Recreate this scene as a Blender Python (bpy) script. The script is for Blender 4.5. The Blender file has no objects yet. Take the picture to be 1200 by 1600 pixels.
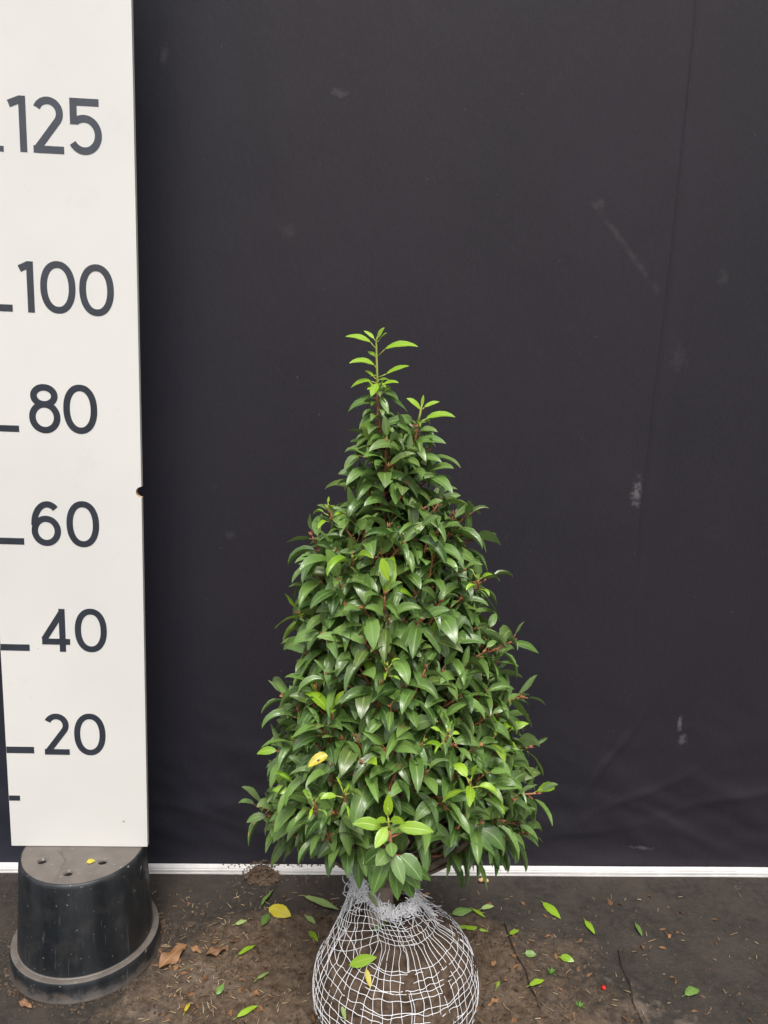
import bpy, bmesh, math, random
from mathutils import Vector, Matrix, noise
random.seed(11)
R = math.radians; PI = math.pi
S = bpy.context.scene
col = S.collection

# ------------------------------------------------------------------ camera, light, exposure
PITCH, ROLL, HC = 0.1867, 0.0401, 1.1544
cam = bpy.data.cameras.new('camera'); camo = bpy.data.objects.new('camera', cam); col.objects.link(camo)
cam.sensor_fit = 'VERTICAL'; cam.sensor_height = 36; cam.lens = 27; cam.clip_start = .02; cam.clip_end = 200
camo.matrix_world = Matrix.Translation((0, 0, HC)) @ Matrix.Rotation(PI/2-PITCH, 4, 'X') @ Matrix.Rotation(ROLL, 4, 'Z')
S.camera = camo
w = bpy.data.worlds.new('World'); S.world = w; w.use_nodes = True
nt = w.node_tree; bg = nt.nodes['Background']
sky = nt.nodes.new('ShaderNodeTexSky'); sky.sky_type = 'NISHITA'; sky.sun_disc = False
SUN_EL, SUN_AZ = R(60), R(176)          # azimuth measured clockwise from +Y: light from the front left, high up
sky.sun_elevation = SUN_EL; sky.sun_rotation = SUN_AZ; sky.air_density = 1.0; sky.dust_density = 5; sky.ozone_density = 1
hs = nt.nodes.new('ShaderNodeHueSaturation'); hs.inputs['Saturation'].default_value = .30
nt.links.new(sky.outputs[0], hs.inputs['Color']); nt.links.new(hs.outputs[0], bg.inputs['Color'])
bg.inputs['Strength'].default_value = .12
sl = bpy.data.lights.new('sun', 'SUN'); slo = bpy.data.objects.new('sun', sl); col.objects.link(slo)
sl.energy = 1.5; sl.angle = R(18); sl.color = (1, .96, .9)
sd = Vector((math.sin(SUN_AZ)*math.cos(SUN_EL), math.cos(SUN_AZ)*math.cos(SUN_EL), math.sin(SUN_EL)))
slo.rotation_euler = sd.to_track_quat('Z', 'Y').to_euler(); slo.location = sd*5
S.view_settings.view_transform = 'Standard'; S.view_settings.look = 'None'
S.view_settings.gamma = 1; S.view_settings.use_curve_mapping = False
S.view_settings.exposure = 0.62

# ------------------------------------------------------------------ helpers
def ray(px, py):
    c, s = math.cos(ROLL), math.sin(ROLL)
    u, v = px-600, 800-py
    X, Y = c*u-s*v, s*u+c*v; f = 1200
    return Vector((X/f, math.cos(PITCH)+Y/f*math.sin(PITCH), -math.sin(PITCH)+Y/f*math.cos(PITCH)))
def at_y(px, py, y): d = ray(px, py); return Vector((0, 0, HC)) + d*(y/d.y)
def at_z(px, py, z=0): d = ray(px, py); return Vector((0, 0, HC)) + d*((z-HC)/d.z)
YAW = .0526
WO = Vector((0, 1.605, 0)); WU = Vector((math.cos(YAW), math.sin(YAW), 0)); WN = Vector((math.sin(YAW), -math.cos(YAW), 0))
def on_plane(px, py, o, n):
    d = ray(px, py); c = Vector((0, 0, HC)); return c + d*((o-c).dot(n)/d.dot(n))
def wall_uv(px, py):
    p = on_plane(px, py, WO, WN); return (p-WO).dot(WU), p.z

class MB:
    def __init__(s): s.v = []; s.f = []; s.uv = []; s.col = []; s.mi = []
    def tube(s, pts, rad, n=6, mi=0, c=(0, 0, 0)):
        pts = [Vector(p) for p in pts]
        rr = rad if isinstance(rad, (list, tuple)) else [rad]*len(pts)
        b = len(s.v); t = (pts[1]-pts[0]).normalized()
        nx = t.orthogonal().normalized()
        for i, p in enumerate(pts):
            t2 = (pts[min(i+1, len(pts)-1)]-pts[max(i-1, 0)])
            t2 = t2.normalized() if t2.length > 1e-9 else t
            nx = (nx-t2*nx.dot(t2)); nx = nx.normalized() if nx.length > 1e-6 else t2.orthogonal().normalized()
            ny = t2.cross(nx); t = t2
            for k in range(n):
                a = 2*PI*k/n; s.v.append(p+(nx*math.cos(a)+ny*math.sin(a))*rr[i])
        for i in range(len(pts)-1):
            for k in range(n):
                k2 = (k+1) % n
                s.quad(b+i*n+k, b+i*n+k2, b+(i+1)*n+k2, b+(i+1)*n+k, mi, c=c)
        s.f.append([b+k for k in range(n)][::-1]); s.uv.append([(0, 0)]*n); s.col.append(c); s.mi.append(mi)
        s.f.append([b+(len(pts)-1)*n+k for k in range(n)]); s.uv.append([(0, 0)]*n); s.col.append(c); s.mi.append(mi)
    def quad(s, a, b, c_, d, mi=0, uv=None, c=(0, 0, 0)):
        s.f.append([a, b, c_, d]); s.uv.append(uv or [(0, 0)]*4); s.col.append(c); s.mi.append(mi)
    def build(s, name, mats, parent=None, smooth=True):
        me = bpy.data.meshes.new(name); me.from_pydata([tuple(v) for v in s.v], [], s.f)
        uvl = me.uv_layers.new(name='UVMap'); flat = []
        for u in s.uv:
            for q in u: flat += [q[0], q[1]]
        uvl.data.foreach_set('uv', flat)
        at = me.attributes.new('tone', 'FLOAT_VECTOR', 'FACE'); fl = []
        for c in s.col: fl += list(c)
        at.data.foreach_set('vector', fl)
        if not isinstance(mats, (list, tuple)): mats = [mats]
        for m in mats: me.materials.append(m)
        me.polygons.foreach_set('material_index', s.mi)
        me.polygons.foreach_set('use_smooth', [smooth]*len(s.f)); me.update()
        o = bpy.data.objects.new(name, me); col.objects.link(o)
        if parent: o.parent = parent
        return o
def tag(o, label=None, cat=None, group=None, kind=None):
    if label: o['label'] = label
    if cat: o['category'] = cat
    if group: o['group'] = group
    if kind: o['kind'] = kind
    return o
def thing(name, label, cat, loc=(0, 0, 0), group=None):
    o = bpy.data.objects.new(name, None); col.objects.link(o); o.location = loc; o.empty_display_size = .05
    return tag(o, label, cat, group)
def keep(o, parent):      # parent without moving: meshes are modelled in world coordinates
    o.parent = parent; p = parent; loc = Vector((0, 0, 0))
    while p: loc += Vector(p.location); p = p.parent
    o.location = -loc if parent.type == 'EMPTY' else (0, 0, 0)
    return o
def from_bm(name, bm, mats, parent=None, smooth=False):
    me = bpy.data.meshes.new(name); bm.to_mesh(me); bm.free()
    for m in (mats if isinstance(mats, (list, tuple)) else [mats]): me.materials.append(m)
    if smooth: me.polygons.foreach_set('use_smooth', [True]*len(me.polygons))
    o = bpy.data.objects.new(name, me); col.objects.link(o)
    if parent: keep(o, parent)
    return o

# ------------------------------------------------------------------ materials
class NM:
    def __init__(s, name):
        s.m = bpy.data.materials.new(name); s.m.use_nodes = True; s.t = s.m.node_tree; s.b = s.t.nodes['Principled BSDF']
    def n(s, t, **k):
        x = s.t.nodes.new(t)
        for a, v in k.items():
            if a in x.inputs: x.inputs[a].default_value = v
            else: setattr(x, a, v)
        return x
    def l(s, a, b): s.t.links.new(a, b)
    def noise(s, vec, scale, detail=4, rough=.55):
        x = s.n('ShaderNodeTexNoise'); x.inputs['Scale'].default_value = scale; x.inputs['Detail'].default_value = detail; x.inputs['Roughness'].default_value = rough
        s.l(vec, x.inputs['Vector']); return x.outputs['Fac']
    def ramp(s, fac, stops):
        x = s.n('ShaderNodeValToRGB'); e = x.color_ramp.elements
        while len(e) < len(stops): e.new(.5)
        for i, (p, c) in enumerate(stops):
            e[i].position = p; e[i].color = (c, c, c, 1) if isinstance(c, (int, float)) else (*c, 1)
        s.l(fac, x.inputs[0]); return x.outputs[0]
    def mix(s, fac, a, b, mode='MIX'):
        x = s.n('ShaderNodeMix', data_type='RGBA', blend_type=mode)
        for i, v in ((0, fac), (6, a), (7, b)):
            if isinstance(v, (int, float)): x.inputs[i].default_value = v
            elif isinstance(v, tuple): x.inputs[i].default_value = (*v, 1)
            else: s.l(v, x.inputs[i])
        return x.outputs[2]
    def math(s, op, a, b=None, c=None, clamp=False):
        x = s.n('ShaderNodeMath', operation=op, use_clamp=clamp)
        for i, v in enumerate((a, b, c)):
            if v is None: continue
            if isinstance(v, (int, float)): x.inputs[i].default_value = v
            else: s.l(v, x.inputs[i])
        return x.outputs[0]
    def coord(s, which='Object'): return s.n('ShaderNodeTexCoord').outputs[which]
    def mapping(s, vec, scale=(1, 1, 1), loc=(0, 0, 0), rot=(0, 0, 0)):
        x = s.n('ShaderNodeMapping'); x.inputs['Scale'].default_value = scale; x.inputs['Location'].default_value = loc; x.inputs['Rotation'].default_value = rot
        s.l(vec, x.inputs['Vector']); return x.outputs[0]
    def bump(s, h, strength=.3, dist=.002, normal=None):
        x = s.n('ShaderNodeBump'); x.inputs['Strength'].default_value = strength; x.inputs['Distance'].default_value = dist
        s.l(h, x.inputs['Height'])
        if normal: s.l(normal, x.inputs['Normal'])
        return x.outputs[0]
    def set(s, **k):
        for a, v in k.items():
            a = a.replace('_', ' ')
            i = s.b.inputs[a]
            if isinstance(v, (int, float)): i.default_value = v
            elif isinstance(v, tuple): i.default_value = (*v, 1)
            else: s.l(v, i)
        return s.m

def leaf_material(name, dark, light, rib, edge, under, rough=.28, spots=True, trans=.12):
    q = NM(name)
    uv = q.n('ShaderNodeUVMap').outputs[0]
    sep = q.n('ShaderNodeSeparateXYZ'); q.l(uv, sep.inputs[0]); U, V = sep.outputs[0], sep.outputs[1]
    at = q.n('ShaderNodeAttribute', attribute_name='tone'); tn = q.n('ShaderNodeSeparateXYZ'); q.l(at.outputs['Vector'], tn.inputs[0])
    au = q.math('ABSOLUTE', q.math('SUBTRACT', U, .5))          # 0 at the midrib, 0.5 at the margin
    obj = q.coord('Object')
    base = q.mix(tn.outputs[0], dark, light)
    base = q.mix(q.ramp(q.noise(obj, 70, 3), [(.4, 0), (.7, .35)]), base, light)
    base = q.mix(tn.outputs[2], base, (.10, .145, .035))          # some leaves yellower
    ph = q.math('ADD', q.math('MULTIPLY', V, 10), q.math('MULTIPLY', au, -7))
    vein = q.math('ABSOLUTE', q.math('SUBTRACT', q.math('FRACT', ph), .5))
    vline = q.ramp(vein, [(0, 1), (.10, 0)])
    base = q.mix(q.math('MULTIPLY', vline, .22), base, rib)
    mr = q.ramp(au, [(.028, 1), (.06, 0)])
    base = q.mix(q.math('MULTIPLY', mr, .8), base, rib)
    ed = q.ramp(au, [(.465, 0), (.49, 1)])
    base = q.mix(q.math('MULTIPLY', ed, .5), base, edge)
    if spots:
        sp = q.math('MULTIPLY', q.ramp(q.noise(obj, 95, 1.5), [(.72, 0), (.745, 1)]), q.ramp(tn.outputs[1], [(.72, 0), (.78, 1)]))
        base = q.mix(sp, base, (.42, .27, .13))
    geo = q.n('ShaderNodeNewGeometry')
    c2 = q.mix(geo.outputs['Backfacing'], base, under)
    bh = q.math('ADD', q.math('MULTIPLY', vline, -.6), q.math('MULTIPLY', mr, -.8))
    nrm = q.bump(bh, .35, .0006)
    q.set(Base_Color=c2, Roughness=q.math('ADD', q.math('MULTIPLY', geo.outputs['Backfacing'], .25), rough), Specular_IOR_Level=.65, Normal=nrm)
    tr = q.n('ShaderNodeBsdfTranslucent'); q.l(q.mix(.5, c2, (.30, .45, .05)), tr.inputs[0])
    mx = q.n('ShaderNodeMixShader'); mx.inputs[0].default_value = trans
    q.l(q.b.outputs[0], mx.inputs[1]); q.l(tr.outputs[0], mx.inputs[2])
    q.l(mx.outputs[0], q.t.nodes['Material Output'].inputs[0])
    return q.m
M = {}
M['leaf'] = leaf_material('leaf_green', (.034, .088, .017), (.165, .295, .062), (.24, .34, .11), (.21, .30, .12), (.17, .26, .09))
M['young'] = leaf_material('leaf_young', (.17, .34, .018), (.33, .53, .030), (.42, .58, .09), (.36, .52, .08), (.28, .42, .08), .3, False, .22)
M['dry'] = leaf_material('leaf_dry', (.12, .05, .032), (.38, .20, .085), (.38, .24, .12), (.3, .15, .08), (.34, .2, .11), .6, False, .1)
M['yellow'] = leaf_material('leaf_yellow', (.55, .42, .03), (.60, .52, .04), (.55, .5, .12), (.3, .4, .05), (.5, .45, .1), .4, False, .2)
def spotted_yellow():
    m = M['yellow'].copy(); m.name = 'leaf_yellow_spotted'
    return m
def simple(name, c1, c2, scale, rough, bump=0, bd=.001, spec=.3):
    q = NM(name); o = q.coord('Object')
    m = q.mix(q.ramp(q.noise(o, scale, 5), [(.35, 0), (.65, 1)]), c1, c2)
    k = dict(Base_Color=m, Roughness=rough, Specular_IOR_Level=spec)
    if bump: k['Normal'] = q.bump(q.noise(o, scale*2.5, 5), bump, bd)
    return q.set(**k)
M['twig'] = simple('twig_red', (.26, .085, .05), (.42, .19, .09), 60, .5)
M['stem_green'] = simple('stem_green', (.30, .38, .06), (.42, .42, .10), 60, .45)
M['bark'] = simple('bark', (.10, .07, .05), (.20, .16, .12), 45, .8, .6, .002)
M['collar'] = simple('collar_bark', (.24, .18, .14), (.34, .27, .22), 30, .85, .4, .001)
M['wire'] = simple('netting_wire', (.84, .84, .86), (.92, .92, .94), 40, .35, spec=.5)
M['soil'] = simple('soil_brown', (.055, .036, .025), (.125, .088, .062), 55, .95, .9, .004, spec=.15)
M['needle'] = simple('needle_straw', (.16, .10, .05), (.52, .40, .25), 22, .7)
M['crumb'] = simple('soil_crumb', (.05, .034, .024), (.15, .11, .08), 22, .95, .4, .001, spec=.15)
M['grass'] = simple('weed_green', (.07, .20, .02), (.16, .34, .04), 60, .5)
M['berry'] = simple('berry_red', (.6, .01, .01), (.7, .03, .02), 60, .25, spec=.5)
M['stick'] = simple('stick_dark', (.03, .02, .015), (.06, .04, .03), 60, .8)

# black cloth of the backdrop: faded weave, creases, pale smears
def cloth_mat():
    q = NM('backdrop_cloth'); o = q.coord('Object')
    fade = q.noise(q.mapping(o, (1, 1, .8)), 1.3, 2)
    c = q.mix(q.ramp(fade, [(.3, 0), (.7, 1)]), (.0095, .0090, .0145), (.0170, .0120, .0185))
    sx = q.n('ShaderNodeSeparateXYZ'); q.l(o, sx.inputs[0])
    left = q.ramp(q.math('ADD', q.math('MULTIPLY', sx.outputs[0], 1.0), .95), [(.05, 1), (.75, 0)])   # bluer and paler towards the left
    c = q.mix(q.math('MULTIPLY', left, .8), c, (.0175, .0215, .0370))
    c = q.mix(q.ramp(q.noise(o, 4.5, 6), [(.55, 0), (.8, .25)]), c, (.030, .025, .030))
    fine = q.noise(q.mapping(o, (1, 1, .35)), 420, 3, .7)
    c = q.mix(q.ramp(fine, [(.35, 0), (.7, .35)]), c, (.032, .028, .036))
    c = q.mix(q.ramp(q.noise(o, 130, 1), [(.815, 0), (.83, .4)]), c, (.2, .19, .19))   # lint
    # dirt and chalk smears at fixed spots (x, z, half sizes, strength)
    for (px, py, a, b, st) in ((995, 770, .012, .035, .5), (1062, 1130, .006, .02, .45), (1065, 1155, .012, .014, .3), (530, 145, .022, .008, .15), (450, 362, .02, .016, .08),
                               (258, 85, .008, .022, .13), (935, 320, .012, .012, .12), (1130, 435, .012, .018, .08), (1000, 1325, .03, .006, .35), (1060, 560, .02, .03, .06), (360, 835, .02, .008, .1)):
        u, z = wall_uv(px, py); p = WO+WU*u
        v = q.mapping(o, (1/a, 1/.6, 1/b), (-p.x/a, -p.y/.6, -z/b))
        dd = q.n('ShaderNodeVectorMath', operation='LENGTH'); q.l(v, dd.inputs[0])
        nn = q.math('MULTIPLY', q.math('SUBTRACT', q.noise(o, 90, 5, .7), .5), 3.2)
        m = q.ramp(q.math('ADD', dd.outputs['Value'], nn), [(.2, st*.7), (1.3, 0)])
        c = q.mix(m, c, (.26, .25, .26))
    # straight scuff line running down to the right
    (u0, z0), (u1, z1) = wall_uv(925, 315), wall_uv(1030, 455)
    ang = math.atan2(z1-z0, u1-u0)
    v = q.mapping(o, (1, 1, 1), (-(WO.x+u0), 0, -z0)); v2 = q.mapping(v, (1, 0, 1), (0, 0, 0), (0, ang, 0))
    s2 = q.n('ShaderNodeSeparateXYZ'); q.l(v2, s2.inputs[0])
    ln = math.hypot(u1-u0, z1-z0)
    m = q.math('MULTIPLY', q.ramp(q.math('ABSOLUTE', q.math('ADD', s2.outputs[2], q.math('MULTIPLY', q.math('SUBTRACT', q.noise(o, 40), .5), .012))), [(.0, .14), (.008, 0)]),
               q.math('MULTIPLY', q.math('GREATER_THAN', s2.outputs[0], 0), q.math('LESS_THAN', s2.outputs[0], ln)))
    m = q.math('MULTIPLY', m, q.ramp(q.noise(o, 50, 3), [(.4, 0), (.6, 1)]))
    c = q.mix(m, c, (.16, .15, .155))
    nrm = q.bump(q.noise(q.mapping(o, (1, 1, .5)), 9, 6, .6), .5, .006, q.bump(fine, .35, .0008))
    return q.set(Base_Color=c, Roughness=.70, Specular_IOR_Level=.34, Normal=nrm)
M['cloth'] = cloth_mat()

def ground_mat():
    q = NM('dirty_ground'); g = q.coord('Object')
    at = q.n('ShaderNodeAttribute', attribute_name='soil'); a = at.outputs['Fac']
    n1 = q.noise(g, 9, 6, .6); n2 = q.noise(g, 60, 6, .65); n3 = q.noise(g, 260, 4, .7)
    cl = q.mix(q.ramp(n2, [(.35, 0), (.7, 1)]), (.030, .026, .023), (.056, .047, .040))
    cl = q.mix(q.ramp(n1, [(.45, 0), (.65, .7)]), cl, (.065, .052, .043))
    cl = q.mix(q.ramp(n3, [(.58, 0), (.75, .6)]), cl, (.13, .11, .095))
    so = q.mix(q.ramp(n2, [(.3, 0), (.7, 1)]), (.052, .035, .022), (.165, .118, .080))
    so = q.mix(q.ramp(n3, [(.5, 0), (.75, .6)]), so, (.19, .145, .11))
    so = q.mix(q.ramp(n1, [(.5, 0), (.7, .5)]), so, (.17, .13, .10))
    f = q.ramp(q.math('ADD', a, q.math('MULTIPLY', q.math('SUBTRACT', n2, .5), .9)), [(.25, 0), (.8, 1)])
    c = q.mix(f, cl, so)
    dr = q.n('ShaderNodeAttribute', attribute_name='dry').outputs['Fac']
    c = q.mix(q.ramp(q.math('ADD', dr, q.math('MULTIPLY', q.math('SUBTRACT', q.noise(g, 24, 6, .7), .5), 3.2)), [(.45, 0), (.95, .6)]), c, (.19, .15, .12))
    nrm = q.bump(q.math('ADD', n2, q.math('MULTIPLY', n3, .5)), .8, .004)
    return q.set(Base_Color=c, Roughness=.9, Specular_IOR_Level=.2, Normal=nrm)
M['ground'] = ground_mat()

def board_mat():
    q = NM('board_laminate'); o = q.coord('Object')
    c = q.mix(q.ramp(q.noise(o, 3, 3), [(.4, 0), (.7, 1)]), (.74, .725, .69), (.69, .68, .65))
    c = q.mix(q.ramp(q.noise(o, 7, 6, .7), [(.58, 0), (.75, .25)]), c, (.52, .52, .51))
    c = q.mix(q.ramp(q.noise(o, 60, 2), [(.76, 0), (.79, .8)]), c, (.34, .31, .28))
    return q.set(Base_Color=c, Roughness=.38, Specular_IOR_Level=.4)
M['board'] = board_mat()
M['ply'] = simple('plywood_edge', (.50, .29, .15), (.72, .50, .32), 60, .7)
M['digit'] = simple('digit_vinyl', (.030, .035, .047), (.040, .046, .062), 30, .22, spec=.8)
def pot_mat(name, c1, c2, dust):
    q = NM(name); o = q.coord('Object')
    st = q.noise(q.mapping(o, (1, 1, .16)), 26, 5)
    c = q.mix(q.ramp(st, [(.4, 0), (.7, 1)]), c1, c2)
    c = q.mix(q.ramp(q.noise(o, 150, 2), [(.70, 0), (.74, .8)]), c, (.30, .27, .24))
    c = q.mix(q.ramp(q.noise(o, 30, 5), [(.5, 0), (.7, dust)]), c, (.17, .14, .115))
    sz = q.n('ShaderNodeSeparateXYZ'); q.l(o, sz.inputs[0])
    low = q.math('ADD', q.math('MULTIPLY', sz.outputs[2], -28), q.math('MULTIPLY', q.noise(o, 45, 6, .7), 2.4))
    c = q.mix(q.ramp(low, [(.6, 0), (1.3, .5)]), c, (.115, .088, .068))
    scr = q.noise(q.mapping(o, (1, 1, .05), rot=(.1, .15, 0)), 190, 2)
    c = q.mix(q.ramp(scr, [(.66, 0), (.70, .35)]), c, (.11, .11, .11))
    return q.set(Base_Color=c, Roughness=q.ramp(st, [(.3, .33), (.7, .55)]), Specular_IOR_Level=.5, Normal=q.bump(q.noise(o, 160, 3), .15, .001))
M['pot'] = pot_mat('pot_plastic', (.010, .013, .016), (.022, .025, .029), .10)
M['pot_dusty'] = pot_mat('pot_plastic_dusty', (.115, .10, .090), (.16, .14, .122), .5)
M['hole_shade'] = simple('painted_hole_shade', (.006, .005, .005), (.012, .01, .01), 20, .9)
M['strip'] = simple('strip_white', (.66, .64, .62), (.80, .78, .76), 18, .4)

# ------------------------------------------------------------------ ground
GC = at_z(618, 1500)          # about the foot of the root ball
POTC = Vector((-.5527, 1.3322, 0))
BC = Vector((.052, 1.125, .137)); BR = .137     # root ball
BC = at_y(618, 1535, 1.125); BC.z = .136
def smooth(a, b, x):
    t = max(0, min(1, (x-a)/(b-a))); return t*t*(3-2*t)
def soil_amount(x, y):
    # spilled soil lies round the ball and between it and the pot
    d = math.hypot((x-GC.x+.06)/.44, (y-1.22)/.34)
    n = noise.noise(Vector((x*5, y*5, 3)))*.5+noise.noise(Vector((x*14, y*14, 8)))*.2
    a = 1-smooth(.55, 1.35, d+n*.8)
    return a*(1-smooth(1.43, 1.50, y+n*.04))
def dry_amount(x, y):
    m = 0
    for px, py, r in ((1000, 1570, .06), (950, 1530, .02), (1070, 1600, .05), (240, 1590, .08), (330, 1525, .06)):
        p = at_z(px, py); m = max(m, 1-math.hypot(x-p.x, (y-p.y))/r)
    return max(0, m)
def wall_y(x): return WO.y+x*math.tan(YAW)
def ground_h(x, y):
    a = soil_amount(x, y)
    h = .004*noise.noise(Vector((x*3, y*3, 0)))+.0015*noise.noise(Vector((x*11, y*11, 5)))
    h += a*(.005+.009*noise.noise(Vector((x*16, y*16, 1)))+.006*noise.noise(Vector((x*45, y*45, 2))))
    h += (a*.0045+.0006)*noise.noise(Vector((x*120, y*120, 2)))
    # low ridge and folds in the ground cloth
    h += .006*math.exp(-((y-1.10-.10*x+.01*math.sin(x*9))/.018)**2)*smooth(-.2, -.4, x)
    h += .005*math.exp(-((x-.42-(y-1.1)*-.30+.01*math.sin(y*14))/.008)**2)*smooth(1.42, 1.3, y)
    # the cloth sweeps up to the strip at the foot of the wall
    t = smooth(.15, .0, wall_y(x)-y)
    return h*(1-t)+.002*t*t
x0, x1, y0, y1, st = -1.25, 1.45, .55, 1.72, .005
nx = int((x1-x0)/st)+1; ny = int((y1-y0)/st)+1
vs = []; so = []; dr = []
for j in range(ny):
    for i in range(nx):
        x = x0+i*st; y = y0+j*st
        vs.append((x, min(y, 9), ground_h(x, y))); so.append(soil_amount(x, y)); dr.append(dry_amount(x, y))
fs = [(j*nx+i, j*nx+i+1, (j+1)*nx+i+1, (j+1)*nx+i) for j in range(ny-1) for i in range(nx-1)]
me = bpy.data.meshes.new('ground'); me.from_pydata(vs, [], fs)
for nm, da in (('soil', so), ('dry', dr)):
    a = me.attributes.new(nm, 'FLOAT', 'POINT'); a.data.foreach_set('value', da)
me.polygons.foreach_set('use_smooth', [True]*len(fs)); me.materials.append(M['ground']); me.update()
g = bpy.data.objects.new('ground', me); col.objects.link(g); tag(g, kind='structure')
b = bmesh.new()      # the yard carries on round the sheet, a little lower
for q4 in (((-12, -14), (12, -14), (12, 14), (-12, 14)),):
    b.faces.new([b.verts.new((x, y, -.03)) for x, y in q4])
y_ = from_bm('ground_yard', b, M['ground']); tag(y_, kind='structure')

# ------------------------------------------------------------------ backdrop
seam = [wall_uv(*p) for p in ((1092, -40), (1088, 40), (1072, 200), (1056, 360), (1038, 520), (1022, 650), (1008, 780), (992, 940), (985, 1100))]
seam.sort(key=lambda p: p[1])
def seam_u(z):
    if z <= seam[0][1]: return seam[0][0]
    for (ua, za), (ub, zb) in zip(seam, seam[1:]):
        if za <= z <= zb: return ua+(ub-ua)*(z-za)/(zb-za)
    (ua, za), (ub, zb) = seam[-2:]; return ub+(ub-ua)*(z-zb)/(zb-za)
def cloth_d(u, z):     # distance the cloth bulges towards the viewer
    n = noise.noise
    d = .010*n(Vector((u*2.6, z*.35, 0)))+.0022*n(Vector((u*7+z*1.2, z*.8, 4)))
    d += .0006*n(Vector((u*19+z*2, z*1.7, 9)))*smooth(.2, 1.2, z)
    s = u-seam_u(z); k = smooth(.42, .95, z)
    d -= .0028*k*math.exp(-(s/.0035)**2)
    d += .006*math.exp(-((s-.035)/.018)**2)*smooth(.5, .9, z)*smooth(1.7, 1.1, z)*.4
    low = smooth(.55, .05, z)
    d += low*(.007*n(Vector((u*6, z*9+u*2, 2)))+.0035*n(Vector((u*15+z*12, z*22, 6))))
    for k2, (uc, zc, an, ln) in enumerate(((.62, .20, .5, .16), (.72, .12, -.4, .14), (.55, .30, 1.1, .14), (.85, .2, .3, .2), (.48, .1, .2, .12), (-.35, .13, -.25, .25), (-.2, .2, .3, .12))):
        du, dz = u-uc, z-zc; a_ = du*math.cos(an)+dz*math.sin(an); b_ = -du*math.sin(an)+dz*math.cos(an)+.04*math.sin(a_*20)*.2
        d += .0022*math.exp(-(b_/.009)**2-(a_/ln)**2)
    return d*smooth(0, .06, z)+.004
us = [-1.7+.01*i for i in range(0, 351)]
extra = []
zs = []; z = .004
while z < 3.3: zs.append(z); z += .008 if z < .7 else .02
# columns get denser round the seam
uu = [u for u in us if u < .375]+[.38+.003*i for i in range(0, 110)]+[u for u in us if u > .712]
mb = MB()
for z in zs:
    for u in uu:
        p = WO+WU*u+WN*cloth_d(u, z); mb.v.append(Vector((p.x, p.y, z)))
n_ = len(uu)
for j in range(len(zs)-1):
    for i in range(n_-1): mb.quad(j*n_+i, j*n_+i+1, (j+1)*n_+i+1, (j+1)*n_+i)
bd = mb.build('backdrop_cloth', M['cloth'])
tag(bd, 'black cloth backdrop hanging behind the shrub, faded and lightly creased, with one vertical seam', 'backdrop')

# white profiled strip holding the cloth down at the foot of the wall
def strip():
    m = MB()
    prof = [(0, .0), (.012, .0), (.014, .002), (.014, .0055), (.0115, .0062), (.0115, .0078), (.014, .0085), (.014, .013), (.0115, .0137), (.0115, .015), (.013, .0157), (.012, .0185), (0, .0185)]
    N = 150; np_ = len(prof)
    for i in range(N+1):
        u = -1.7+3.5*i/N
        wob = .0012*noise.noise(Vector((u*3, 0, 7)))
        for (o_, z) in prof:
            p = WO+WU*u+WN*(o_+.006); m.v.append(Vector((p.x, p.y, z+wob)))
    for i in range(N):
        for k in range(np_-1): m.quad(i*np_+k, (i+1)*np_+k, (i+1)*np_+k+1, i*np_+k+1)
    o = m.build('white_strip', M['strip'], smooth=False)
    return tag(o, 'narrow white grooved strip pinning the foot of the black cloth along the ground', 'strip')
strip()

def heap(name, c, rx, ry, h, label, seed):
    m = MB(); N, K = 60, 34; rnd = Vector((seed, 0, 0))
    for k in range(K+1):
        r = k/K
        for i in range(N):
            a = 2*PI*i/N
            rr = r*(1+.25*noise.noise(Vector((math.cos(a)*2, math.sin(a)*2, seed))))
            x = c.x+rx*rr*math.cos(a); y = c.y+ry*rr*math.sin(a)
            z = c.z+h*(1-r**1.6)+(.006*noise.noise(Vector((x*70, y*70, seed)))+.003*noise.noise(Vector((x*190, y*190, seed))))*(1-r**4)-.006*r
            m.v.append(Vector((x, y, z)))
    for k in range(K):
        for i in range(N): m.quad(k*N+i, k*N+(i+1) % N, (k+1)*N+(i+1) % N, (k+1)*N+i)
    o = m.build(name, M['soil']); return tag(o, label, 'soil heap')
hp = at_z(410, 1364, .006); heap('soil_heap', hp, .044, .038, .019, 'small heap of crumbly brown soil lying over the white strip left of the shrub', 4)
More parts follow.
